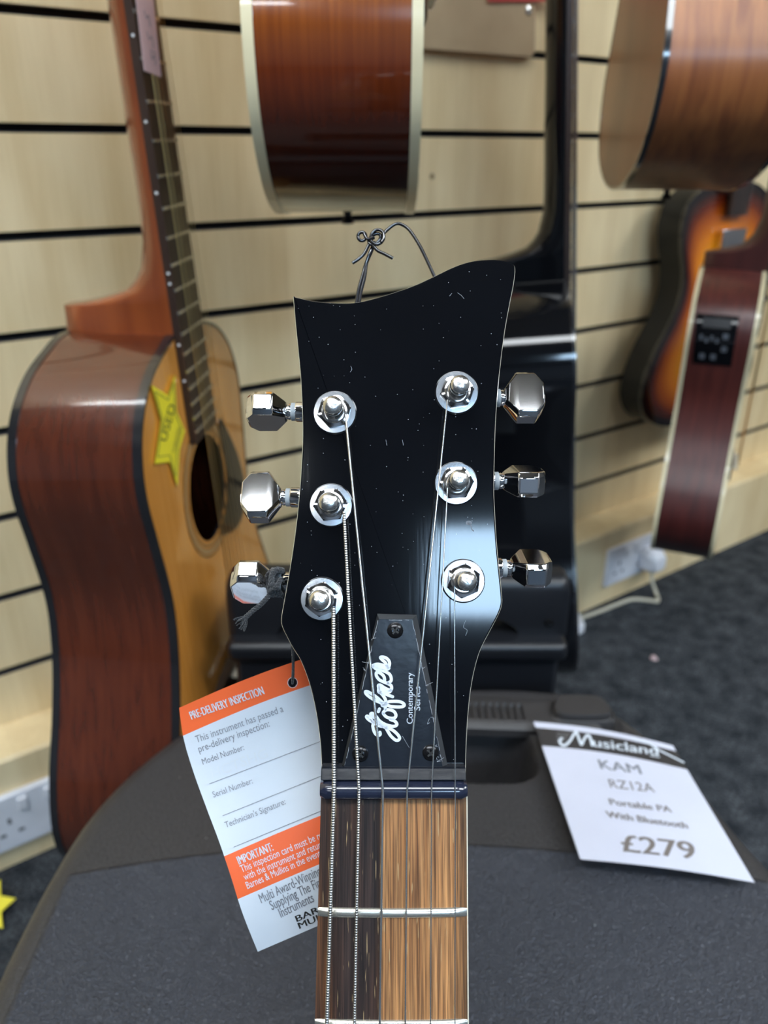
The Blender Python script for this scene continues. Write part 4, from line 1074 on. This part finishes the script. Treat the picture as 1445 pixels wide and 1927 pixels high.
mb.add([CP(hole_c[0]+RH*math.cos(t)*k, hole_c[1]+RH*1.05*math.sin(t)*k, 0.00008) for k in (1.0, 1.12) for t in [i*math.pi/20 for i in range(40)]], [(i, (i+1) % 40, 40+(i+1) % 40, 40+i) for i in range(40)], 0)
TC = Thing('inspection_card', 'white and orange inspection card hanging behind the left edge of the black headstock', 'card', Matrix.Translation(CP(600, 1760)))
card = mb.build('card_sheet', [M_paper, M_orange], smooth=60, fix=False)
def attach(o, T): o.parent = T.o; o.matrix_parent_inverse = T.o.matrix_world.inverted()
bpy.context.view_layer.update()
attach(card, TC)
CS = lambda x, y: CP(x, y, 0.00022)
mb = MB()
text_on(mb, CS, 'PRE-DELIVERY INSPECTION', (361, 1354), (498, 1306), (-6, -14.5), 0, bold=0.02)
text_on(mb, CS, 'IMPORTANT:', (450, 1627), (515, 1600), (-6, -15), 0, bold=0.02)
text_on(mb, CS, 'This inspection card must be returned', (455, 1642), (640, 1563), (-5, -13), 0)
text_on(mb, CS, 'with the instrument and returned to', (461, 1657), (636, 1582), (-5, -13), 0)
text_on(mb, CS, 'Barnes & Mullins in the event of', (466, 1673), (618, 1605), (-5, -13), 0)
text_on(mb, CS, 'This instrument has passed a', (370, 1398), (534, 1339), (-4, -13), 1)
text_on(mb, CS, 'pre-delivery inspection:', (375, 1416), (508, 1367), (-4, -13), 1)
text_on(mb, CS, 'Model Number:', (382, 1439), (460, 1411), (-3.5, -11), 1)
text_on(mb, CS, 'Serial Number:', (402, 1501), (476, 1474), (-3.5, -11), 1)
text_on(mb, CS, "Technician's Signature:", (425, 1558), (538, 1513), (-3.5, -11), 1)
for a_, b_ in (((394, 1475), (640, 1381)), ((419, 1535), (640, 1446)), ((440, 1594), (640, 1511))): stroke_on(mb, CS, [(a_[0]+(b_[0]-a_[0])*k/12, a_[1]+(b_[1]-a_[1])*k/12) for k in range(13)], 1.0, 1, smooth=False)
text_on(mb, CS, 'Multi Award-Winning', (492, 1700), (605, 1646), (-7, -17), 1, bold=0.01)
text_on(mb, CS, 'Supplying The Finest', (512, 1713), (621, 1660), (-7, -17), 1, bold=0.01)
text_on(mb, CS, 'Instruments', (529, 1727), (592, 1696), (-7, -17), 1, bold=0.01)
text_on(mb, CS, 'BARNES &', (559, 1735), (665, 1688), (-4.5, -11), 2, bold=0.035)
text_on(mb, CS, 'MULLINS', (564, 1748), (652, 1710), (-4.5, -11), 2, bold=0.035)
text_on(mb, CS, 'HCTSHG', (400, 1465), (505, 1425), (-5, -18), 3)
ct = mb.build('card_printing', [M_ink, M_grey, M_black, M_faint], smooth=0, fix=False); attach(ct, TC)

# ------------------------------------------------------------------ the portable PA speaker under the neck
ZT = EYE.z-0.42
half_plan = [(-0.215, 0.19), (-0.222, 0.27), (-0.221, 0.335), (-0.215, 0.405), (-0.194, 0.466), (-0.160, 0.517), (-0.108, 0.548), (-0.045, 0.560), (0.02, 0.566), (0.08, 0.568), (0.135, 0.566), (0.184, 0.552), (0.216, 0.510), (0.238, 0.452), (0.250, 0.39), (0.264, 0.33), (0.268, 0.27), (0.260, 0.20), (0.23, 0.165), (0.16, 0.152), (0.0, 0.148), (-0.13, 0.152), (-0.19, 0.165)]
plan = catmull([(x, y, 0) for x, y in half_plan], 14, closed=True)
C0 = Vector((0.015, 0.40, 0))
def crease(x): return 0.372-0.55*(x-0.01)**2
def sstep(a, b, x):
    t = max(0, min(1, (x-a)/(b-a))); return t*t*(3-2*t)
def top_z(x, y):
    z = 0.0
    yc = crease(x)
    if y > yc-0.004: z -= 0.085*max(0, y-yc) if y > yc else 0
    # bulge beside the handle
    # pocket under the handle
    u = sstep(0.122, 0.113, x)*sstep(-0.10, -0.09, x)
    v = sstep(0.432, 0.440, y)*sstep(0.505, 0.497, y)
    rr_ = 0.02
    px_ = max(0, x-0.097); py_ = abs(y-0.468)
    q = 1.0
    d = math.hypot(max(0, x-0.095), max(0, abs(y-0.470)-0.014))
    q = sstep(0.024, 0.016, d)*sstep(-0.10, -0.09, x) if abs(y-0.470) < 0.05 else 0
    z -= 0.070*q
    # shallow recess round the button
    d2 = math.hypot(max(0, abs(x-0.164)-0.020), max(0, abs(y-0.513)-0.006))
    z -= 0.0035*sstep(0.016, 0.011, d2)
    return z
mb = MB(); rings = []
def sgrid():
    s = [0.004, 0.02]+[0.02+0.98*k/110 for k in range(1, 111)]
    return s
for s in sgrid():
    r = []
    for p in plan:
        q = C0+(p-C0)*s; e = (1-s)*(p-C0).length; R_ = 0.022
        zr = -(R_-math.sqrt(max(0, R_*R_-(R_-min(e, R_))**2)))
        r.append(Vector((q.x, q.y, ZT+top_z(q.x, q.y)+zr)))
    rings.append(r)
for z in (ZT-0.05, ZT-0.12, 0.03, -0.0647):
    k = 1.0-0.0*(ZT-z)
    rings.append([Vector((p.x, p.y, z+(top_z(p.x, p.y) if z > 0.1 else 0))) for p in plan])
mb.loft(rings, caps=True)
def shrink_about_eye(T):
    # cabinets shrunk about the camera to clear the left guitar, standing on the carpet
    T.o.matrix_world = Matrix.Translation((0, 0, 0.0602)) @ Matrix.Scale(0.93, 4) @ T.o.matrix_world
def pa_mat():
    m = bpy.data.materials.new('speaker_shell'); m.use_nodes = True; N, L, b = nodes(m)
    tc = N.new('ShaderNodeTexCoord'); sx = N.new('ShaderNodeSeparateXYZ'); L.new(tc.outputs['Object'], sx.inputs[0])
    # leather grain on the flat front zone, finer grain on the rounded back
    n0 = N.new('ShaderNodeTexNoise'); n0.inputs['Scale'].default_value = 420; n0.inputs['Detail'].default_value = 1.5; L.new(tc.outputs['Object'], n0.inputs['Vector'])
    vo = N.new('ShaderNodeTexVoronoi'); vo.feature = 'DISTANCE_TO_EDGE'; vo.inputs['Scale'].default_value = 520
    ad = N.new('ShaderNodeVectorMath'); ad.operation = 'MULTIPLY_ADD'; L.new(n0.outputs['Color'], ad.inputs[0]); ad.inputs[1].default_value = (0.0022,)*3; L.new(tc.outputs['Object'], ad.inputs[2])
    L.new(ad.outputs[0], vo.inputs['Vector'])
    n1 = N.new('ShaderNodeTexNoise'); n1.inputs['Scale'].default_value = 640; n1.inputs['Detail'].default_value = 1; n1.inputs['Distortion'].default_value = 1.3; L.new(tc.outputs['Object'], n1.inputs['Vector'])
    # zone mask: y below the crease
    xm = N.new('ShaderNodeMath'); xm.operation = 'SUBTRACT'; L.new(sx.outputs['X'], xm.inputs[0]); xm.inputs[1].default_value = 0.01
    x2 = N.new('ShaderNodeMath'); x2.operation = 'MULTIPLY'; L.new(xm.outputs[0], x2.inputs[0]); L.new(xm.outputs[0], x2.inputs[1])
    yy = N.new('ShaderNodeMath'); yy.operation = 'MULTIPLY_ADD'; L.new(x2.outputs[0], yy.inputs[0]); yy.inputs[1].default_value = 0.55; L.new(sx.outputs['Y'], yy.inputs[2])
    mk = N.new('ShaderNodeMapRange'); mk.inputs['From Min'].default_value = 0.3715; mk.inputs['From Max'].default_value = 0.3735; L.new(yy.outputs[0], mk.inputs['Value'])
    lx = N.new('ShaderNodeMapRange'); lx.inputs['From Min'].default_value = -0.200; lx.inputs['From Max'].default_value = -0.203; L.new(sx.outputs['X'], lx.inputs['Value'])
    ma = N.new('ShaderNodeMath'); ma.operation = 'MAXIMUM'; L.new(mk.outputs[0], ma.inputs[0]); L.new(lx.outputs[0], ma.inputs[1])
    h = N.new('ShaderNodeMix'); h.data_type = 'FLOAT'; L.new(ma.outputs[0], h.inputs[0])
    vm = N.new('ShaderNodeMath'); vm.operation = 'MULTIPLY'; vm.inputs[1].default_value = 2.4; L.new(n1.outputs['Fac'], vm.inputs[0])
    vs_ = N.new('ShaderNodeMath'); vs_.operation = 'MULTIPLY'; vs_.inputs[1].default_value = 0.35; L.new(n1.outputs['Fac'], vs_.inputs[0])
    L.new(vm.outputs[0], h.inputs[2]); L.new(vs_.outputs[0], h.inputs[3])
    bp = N.new('ShaderNodeBump'); bp.inputs['Strength'].default_value = 1.0; bp.inputs['Distance'].default_value = 0.0024; L.new(h.outputs[0], bp.inputs['Height']); L.new(bp.outputs[0], b.inputs['Normal'])
    mx = N.new('ShaderNodeMix'); mx.data_type = 'RGBA'; L.new(ma.outputs[0], mx.inputs['Factor']); mx.inputs[6].default_value = (0.080, 0.085, 0.104, 1); mx.inputs[7].default_value = (0.033, 0.0315, 0.034, 1)
    # dust specks
    v2 = N.new('ShaderNodeTexVoronoi'); v2.inputs['Scale'].default_value = 150; L.new(tc.outputs['Object'], v2.inputs['Vector'])
    lt = N.new('ShaderNodeMath'); lt.operation = 'LESS_THAN'; lt.inputs[1].default_value = 0.06; L.new(v2.outputs['Distance'], lt.inputs[0])
    sp = N.new('ShaderNodeSeparateColor'); L.new(v2.outputs['Color'], sp.inputs[0])
    gt = N.new('ShaderNodeMath'); gt.operation = 'GREATER_THAN'; gt.inputs[1].default_value = 0.9; L.new(sp.outputs[0], gt.inputs[0])
    ml = N.new('ShaderNodeMath'); ml.operation = 'MULTIPLY'; L.new(lt.outputs[0], ml.inputs[0]); L.new(gt.outputs[0], ml.inputs[1])
    m2 = N.new('ShaderNodeMix'); m2.data_type = 'RGBA'; L.new(ml.outputs[0], m2.inputs['Factor']); L.new(mx.outputs[2], m2.inputs[6]); m2.inputs[7].default_value = (0.4, 0.42, 0.42, 1)
    L.new(m2.outputs[2], b.inputs['Base Color']); b.inputs['Roughness'].default_value = 0.42; b.inputs['Specular IOR Level'].default_value = 0.5
    return m
M_pa = pa_mat()
PA = Thing('pa_speaker', 'large dark grey portable speaker with textured top and carrying handle, under the guitar neck', 'speaker', Matrix.Identity(4))
PA.part('cabinet', mb, M_pa, smooth=50)
# handle grip: bar with ribs, at the back of the pocket
mb = MB(); rg = []
xs = [-0.11+0.293*k/560 for k in range(561)]
for x in xs:
    yb0 = 0.497-0.25*max(0, x-0.1)**1.3-0.0; wv = 0.024-0.5*max(0, x-0.145)-0.0
    e = min(1, max(0.05, (0.184-x)/0.012))**0.5
    yc_ = 0.514-0.05*max(0, x-0.05)
    hw2 = 0.020*e
    zt = ZT-0.002
    rib = 0.0
    if -0.09 < x < 0.118: rib = 0.0032*sstep(-0.3, 0.3, math.cos(x*2*math.pi/0.0060))
    zb = -0.0115
    r = []
    for yv, zv, rb in ((-1, -1, 0), (-1, 0.25, 0), (-0.85, 0.75, 0), (-0.62, 1.0, 0), (-0.55, 1.0, 1), (0.35, 1.0, 1), (0.45, 1.0, 0), (0.8, 0.85, 0), (1, 0.3, 0), (1, -1, 0)):
        r.append(Vector((x, yc_+yv*hw2, zt+zb*0.5+zv*(-zb)*0.5*e-(rib-0.0016*0 if rb else 0)*1.0)))
    rg.append(r)
mb.loft(rg)
hd = PA.part('handle', mb, M_plastic, smooth=35)
mb = MB(); bx = [Vector(p) for p in ((-0.024, -0.005, 0), (-0.018, -0.013, 0), (0, -0.0145, 0), (0.018, -0.013, 0), (0.023, -0.006, 0), (0.021, 0.006, 0), (0.014, 0.0115, 0), (-0.010, 0.0125, 0), (-0.019, 0.009, 0))]
bl = catmull(bx, 6, closed=True); bc = Vector((0.164, 0.511, 0))
mb.loft([[bc+p*s+Vector((0, 0, ZT-0.012+z)) for p in bl] for s, z in ((1.18, 0.0), (1.18, 0.009), (1.10, 0.011), (1.04, 0.010), (1.0, 0.0105), (1.0, 0.0145), (0.94, 0.0165), (0.6, 0.0165))])
PA.part('release_button', mb, M_plastic, parent=hd, smooth=35)
hd.children[0].location = (0, 0, 0)
# front grille below the frame
mb = MB(); mb.loft([[Vector((x, 0.149, z)) for x, z in ((-0.13, 0.05), (0.16, 0.05), (0.18, 0.2), (0.16, 0.37), (-0.13, 0.37), (-0.16, 0.2))], [Vector((x, 0.138, z)) for x, z in ((-0.12, 0.06), (0.15, 0.06), (0.17, 0.2), (0.15, 0.36), (-0.12, 0.36), (-0.15, 0.2))]])
PA.part('front_grille', mb, M_dark, smooth=0)

shrink_about_eye(PA)
# price card lying on it
card_n = Vector((0.02, 0.05, 1)).normalized(); cp0 = Vector((0.158, 0.391, 0.475))  # card anchor scaled about the camera along with the speaker
def PC(px, py, off=0.0):
    base_p = on_plane(px, py, cp0, card_n)
    return base_p+card_n*off
def bow(px, py, off=0.0):
    # the sheet bows: its far right corner and near edge lift a little off the shell
    r = ray(px, py); p = PC(px, py)
    t = max(0, min(1, (px-1005)/415)); l = 0.006*math.sin(math.pi*t)
    return p-r.normalized()*(l+off)
mb = MB(); TLc, TRc, BRc, BLc = (1004, 1358), (1266, 1403), (1420, 1661), (1092, 1617)
NU, NV = 24, 24
def q_pc(u, v):
    top_ = (TLc[0]+(TRc[0]-TLc[0])*u, TLc[1]+(TRc[1]-TLc[1])*u-7*math.sin(math.pi*u)); bo = (BLc[0]+(BRc[0]-BLc[0])*u, BLc[1]+(BRc[1]-BLc[1])*u-5*math.sin(math.pi*u))
    return (top_[0]+(bo[0]-top_[0])*v, top_[1]+(bo[1]-top_[1])*v)
rows = sorted(set([j/NV for j in range(NV+1)]+[0.042, 0.175])); vs = []; bk = []
for v in rows:
    for i in range(NU+1): p = q_pc(i/NU, v); vs.append(bow(*p)); bk.append(bow(*p, -0.0004))
fs = []; ms = []
for j in range(len(rows)-1):
    vm_ = (rows[j]+rows[j+1])/2
    for i in range(NU): fs.append([j*(NU+1)+i, j*(NU+1)+i+1, (j+1)*(NU+1)+i+1, (j+1)*(NU+1)+i]); ms.append(1 if 0.042 < vm_ < 0.175 else 0)
mb.v += vs; mb.f += fs; mb.m += ms; mb.add(bk, fs, 0)
TP = Thing('price_card', 'white price card reading 279 pounds lying on the grey speaker top', 'price card', Matrix.Translation(cp0))
M_banner = mat('price_banner', (0.035, 0.033, 0.035), rough=0.35)
bpy.context.view_layer.update()
o = mb.build('card_sheet', [M_price, M_banner], smooth=60, fix=False); attach(o, TP)
mb = MB(); Q = lambda x, y: bow(x, y, 0.0004)
def Zm(l): return [(1040+x/5.558, 1360+y/5.558) for x, y in l]
stroke_on(mb, Q, Zm([(95, 165), (72, 190), (90, 228), (130, 235), (180, 190), (220, 125), (245, 98), (268, 150), (300, 228), (322, 185), (355, 135), (388, 150), (412, 235)]), 4.6, 0)
text_on(mb, Q, 'usicland', (1117, 1404.5), (1239, 1421.5), (-3.2, -17), 0, bold=0.03)
stroke_on(mb, Q, Zm([(830, 160), (1000, 215), (1110, 285), (1370, 415)]), 2.6, 0)
stroke_on(mb, Q, Zm([(1020, 345), (1115, 360)]), 1.6, 0)
for k in range(5): stroke_on(mb, Q, Zm([(40, 110+22*k), (190-20*k, 118+22*k)]), 0.5, 2, smooth=False)
text_on(mb, Q, 'KAM', (1131, 1446.5), (1208, 1457), (-7, -18), 3, bold=0.035)
text_on(mb, Q, 'RZ12A', (1149, 1482), (1233, 1491), (-6, -16.5), 1)
text_on(mb, Q, 'Portable PA', (1149, 1514), (1265, 1529), (-4.5, -12), 1, bold=0.04)
text_on(mb, Q, 'With Bluetooth', (1143, 1538), (1295, 1559.5), (-4.5, -12.5), 1, bold=0.04)
text_on(mb, Q, '£279', (1174, 1602), (1311, 1617), (-9, -33), 1, bold=0.04)
o = mb.build('card_printing', [M_ink, M_brown, M_lgrey, M_grey], smooth=0, fix=False); attach(o, TP)

# ------------------------------------------------------------------ black cabinet behind
KB = Thing('black_amplifier', 'black box cabinet with a bridge-shaped handle, behind the headstock and the grey speaker', 'amplifier', Matrix.Translation((0.013, 0.68, 0)))
ZB = EYE.z-0.416
bpy.context.view_layer.update()
def wpart(name, mb, m, **k):
    o = mb.build(name, m, **k); attach(o, KB); return o
mb = MB(); mb.box((0.0125, 0.675, (ZB-0.012-0.0647)/2), (0.154, 0.075, (ZB-0.012+0.0647)/2)); bb = wpart('box_body', mb, M_dark, smooth=30, bevel=0.006, bseg=3)
mb = MB(); mb.box((0.0125, 0.675, ZB-0.010), (0.160, 0.081, 0.010)); wpart('top_rim', mb, M_dark, smooth=40, bevel=0.007, bseg=4)
mb = MB()
# handle profile across y, arch along x
def arch(x):
    # underside height above the rim
    a, b_ = -0.102, 0.127
    if x <= a or x >= b_: return -0.002
    e = min(x-a, b_-x); return 0.017*min(1, e/0.018)**0.5
rg = []
for k in range(121):
    x = -0.147+0.3205*k/120; e = min(k, 120-k)/120*0.3205; q = min(1, e/0.008)**0.5 if e < 0.008 else 1
    zt = ZB+0.060; zl = ZB+arch(x); y0, y1 = 0.612, 0.648
    r_ = 0.013
    pts = [(y0+0.001*0, zl)]
    for a in range(7):
        t = a/6*math.pi/2; pts.append((y0+r_-r_*math.cos(t), zt-r_+r_*math.sin(t)-(1-q)*0.008))
    for a in range(7):
        t = a/6*math.pi/2; pts.append((y1-r_+r_*math.sin(t), zt-r_+r_*math.cos(t)-(1-q)*0.008))
    pts.append((y1, zl))
    rg.append([Vector((x, 0.63+(y-0.63)*(0.8+0.2*q), z)) for y, z in pts])
mb.loft(rg); hnd = wpart('bridge_handle', mb, M_dark, smooth=40)
for x in (-0.133, 0.155):
    mb = MB(); mb.lathe([(0.0045, 0), (0.0042, 0.0012), (0.001, 0.0016), (0, 0.0008)], c=(x, 0.612, ZB+0.014), ax=(0, -1, 0), n=20); wpart('screw', mb, M_screw, smooth=40)

bpy.context.view_layer.update(); shrink_about_eye(KB)
# ------------------------------------------------------------------ sockets, plug, cable
def socket(name, label, s0, z0, off=0.070):
    R3 = Matrix((WU, -WN, Vector((0, 0, 1)))).transposed()   # local x along the wall, y out of it, z up
    M = R3.to_4x4(); M.translation = wall_xyz(s0, z0, off)
    T = Thing(name, label, 'wall socket', M)
    mb = MB(); mb.box((0, 0.005, 0), (0.0725, 0.005, 0.043)); pl = T.part('socket_plate', mb, M_white, smooth=30, bevel=0.003, bseg=3)
    for sx in (-0.036, 0.036):
        mb = MB()
        mb.box((sx, 0.0103, 0.004), (0.0022, 0.0004, 0.0042)); mb.box((sx-0.011, 0.0103, -0.016), (0.0036, 0.0004, 0.0020)); mb.box((sx+0.011, 0.0103, -0.016), (0.0036, 0.0004, 0.0020))
        T.part('pin_slots', mb, M_slot2, smooth=0)
        mb = MB(); mb.box((sx*0.45, 0.0118, 0.026), (0.0055, 0.0028, 0.009)); T.part('rocker_switch', mb, M_white, smooth=30, bevel=0.001)
    return T
socket('wall_socket', 'white double wall socket low on the left, half hidden by the red-brown guitar', 0.052, EYE.z-0.782)
socket('wall_socket', 'white double wall socket low on the right with a plug in it', 1.222, EYE.z-0.772)
R3 = Matrix((WU, -WN, Vector((0, 0, 1)))).transposed()
Mp = R3.to_4x4(); Mp.translation = wall_xyz(1.272, EYE.z-0.775, 0.080)
TPl = Thing('mains_plug', 'white mains plug pushed into the right-hand wall socket', 'plug', Mp)
mb = MB(); mb.loft([[Vector((x*k, y, z*k+dz)) for x, z in ((-0.025, -0.020), (-0.025, 0.012), (-0.016, 0.024), (0.016, 0.024), (0.025, 0.012), (0.025, -0.020), (0.014, -0.027), (-0.014, -0.027))] for y, k, dz in ((0.001, 1, 0), (0.020, 1, 0), (0.036, 0.72, -0.004), (0.040, 0.55, -0.005))])
TPl.part('plug_body', mb, M_white, smooth=40, bevel=0.002)
bpy.context.view_layer.update()
# cable from the plug along the floor to the white adaptor
p0 = Mp @ Vector((0, 0.020, -0.027))
fl = lambda x, y, h=0.004: on_z(x, y, h)
pts = [p0, p0+Vector((0.0, -0.006, -0.022)), fl(1233, 1112, 0.012), fl(1238, 1131), fl(1222, 1130), fl(1190, 1128), fl(1160, 1138), fl(1130, 1150), fl(1105, 1159), fl(1086, 1165)]
mb = MB(); mb.tube(catmull(pts, 8), 0.0036, 10); o = mb.build('power_cable', M_cable, smooth=60); tag(o, 'cream power cable running from the plug along the carpet', 'cable')
e = fl(1086, 1180)
mb = MB(); A = [fl(1062, 1150, 0.0), fl(1078, 1147, 0.0), fl(1099, 1190, 0.0), fl(1072, 1206, 0.0)]
mb.loft([A, [p+Vector((0, 0, 0.018)) for p in A], [p.lerp(e+Vector((-.01, 0, 0)), 0.12)+Vector((0, 0, 0.022)) for p in A]]); o = mb.build('power_adaptor', M_white, smooth=30, bevel=0.002); tag(o, 'small white adaptor block on the carpet at the end of the cream cable', 'adaptor')
# crumb of paper on the carpet
c = fl(1230, 1241, 0.0); mb = MB(); rs = random.Random(5)
mb.loft([[c+Vector((0.007*math.cos(a)*k*rs.uniform(.7, 1.2), 0.008*math.sin(a)*k*rs.uniform(.7, 1.2), z)) for a in [i*math.pi/4 for i in range(8)]] for k, z in ((0.7, 0.0), (1, 0.003), (0.6, 0.006))])
o = mb.build('paper_scrap', M_pink, smooth=0); tag(o, 'tiny pale scrap on the dark carpet at the right', 'scrap')
# yellow star card at the left edge
cst = fl(-14, 1716, 0.0); mb = MB(); pl = []
for k in range(12):
    a = k*math.pi/6+0.35; r = 0.034 if k % 2 == 0 else 0.019
    pl.append((r*math.cos(a), r*math.sin(a)))
Mst = Matrix.Rotation(0.45, 3, 'X')
mb.prism(pl, lambda x, y: cst+Mst @ Vector((x, y, 0.016)), lambda x, y: cst+Mst @ Vector((x, y, 0.018)))
o = mb.build('star_card', M_yellow, smooth=0); tag(o, 'yellow star-shaped sale card on the carpet at the left edge', 'sale card')

# ------------------------------------------------------------------ ply offcut on the wall and a red strip over it
wp = lambda x, y, off: on_wall(x, y, off)
mb = MB(); pl = [(770, -60), (1008, -60), (1006, 100), (998, 108), (770, 90)]
mb.prism(pl, lambda x, y: wp(x, y, 0.0), lambda x, y: wp(x, y, 0.014))
M_ply = mat('pale_ply', (0.42, 0.30, 0.17), col2=(0.50, 0.37, 0.22), rough=0.5, vscale=14)
PB = Thing('display_board', 'tan plywood offcut screwed to the slat wall between the amber and black guitars', 'board', Matrix.Translation(wp(890, 60, 0.0)))
bpy.context.view_layer.update()
o = mb.build('board_panel', M_ply, smooth=0, bevel=0.001); attach(o, PB)
mb = MB(); mb.lathe([(0.006, 0), (0.0055, 0.002), (0.002, 0.003), (0, 0.002)], c=wp(993, 20, 0.014), ax=-WN, n=20); o = mb.build('screw', M_nickel, smooth=40); attach(o, PB)
M_red = mat('red_card', (0.6, 0.06, 0.05), rough=0.5)
mb = MB(); mb.prism([(918, -50), (1042, -50), (1042, 2), (918, 3)], lambda x, y: wp(x, y, 0.016), lambda x, y: wp(x, y, 0.018))
o = mb.build('red_label', M_red, smooth=0); tag(o, 'red card strip just showing at the top edge above the plywood board', 'label')
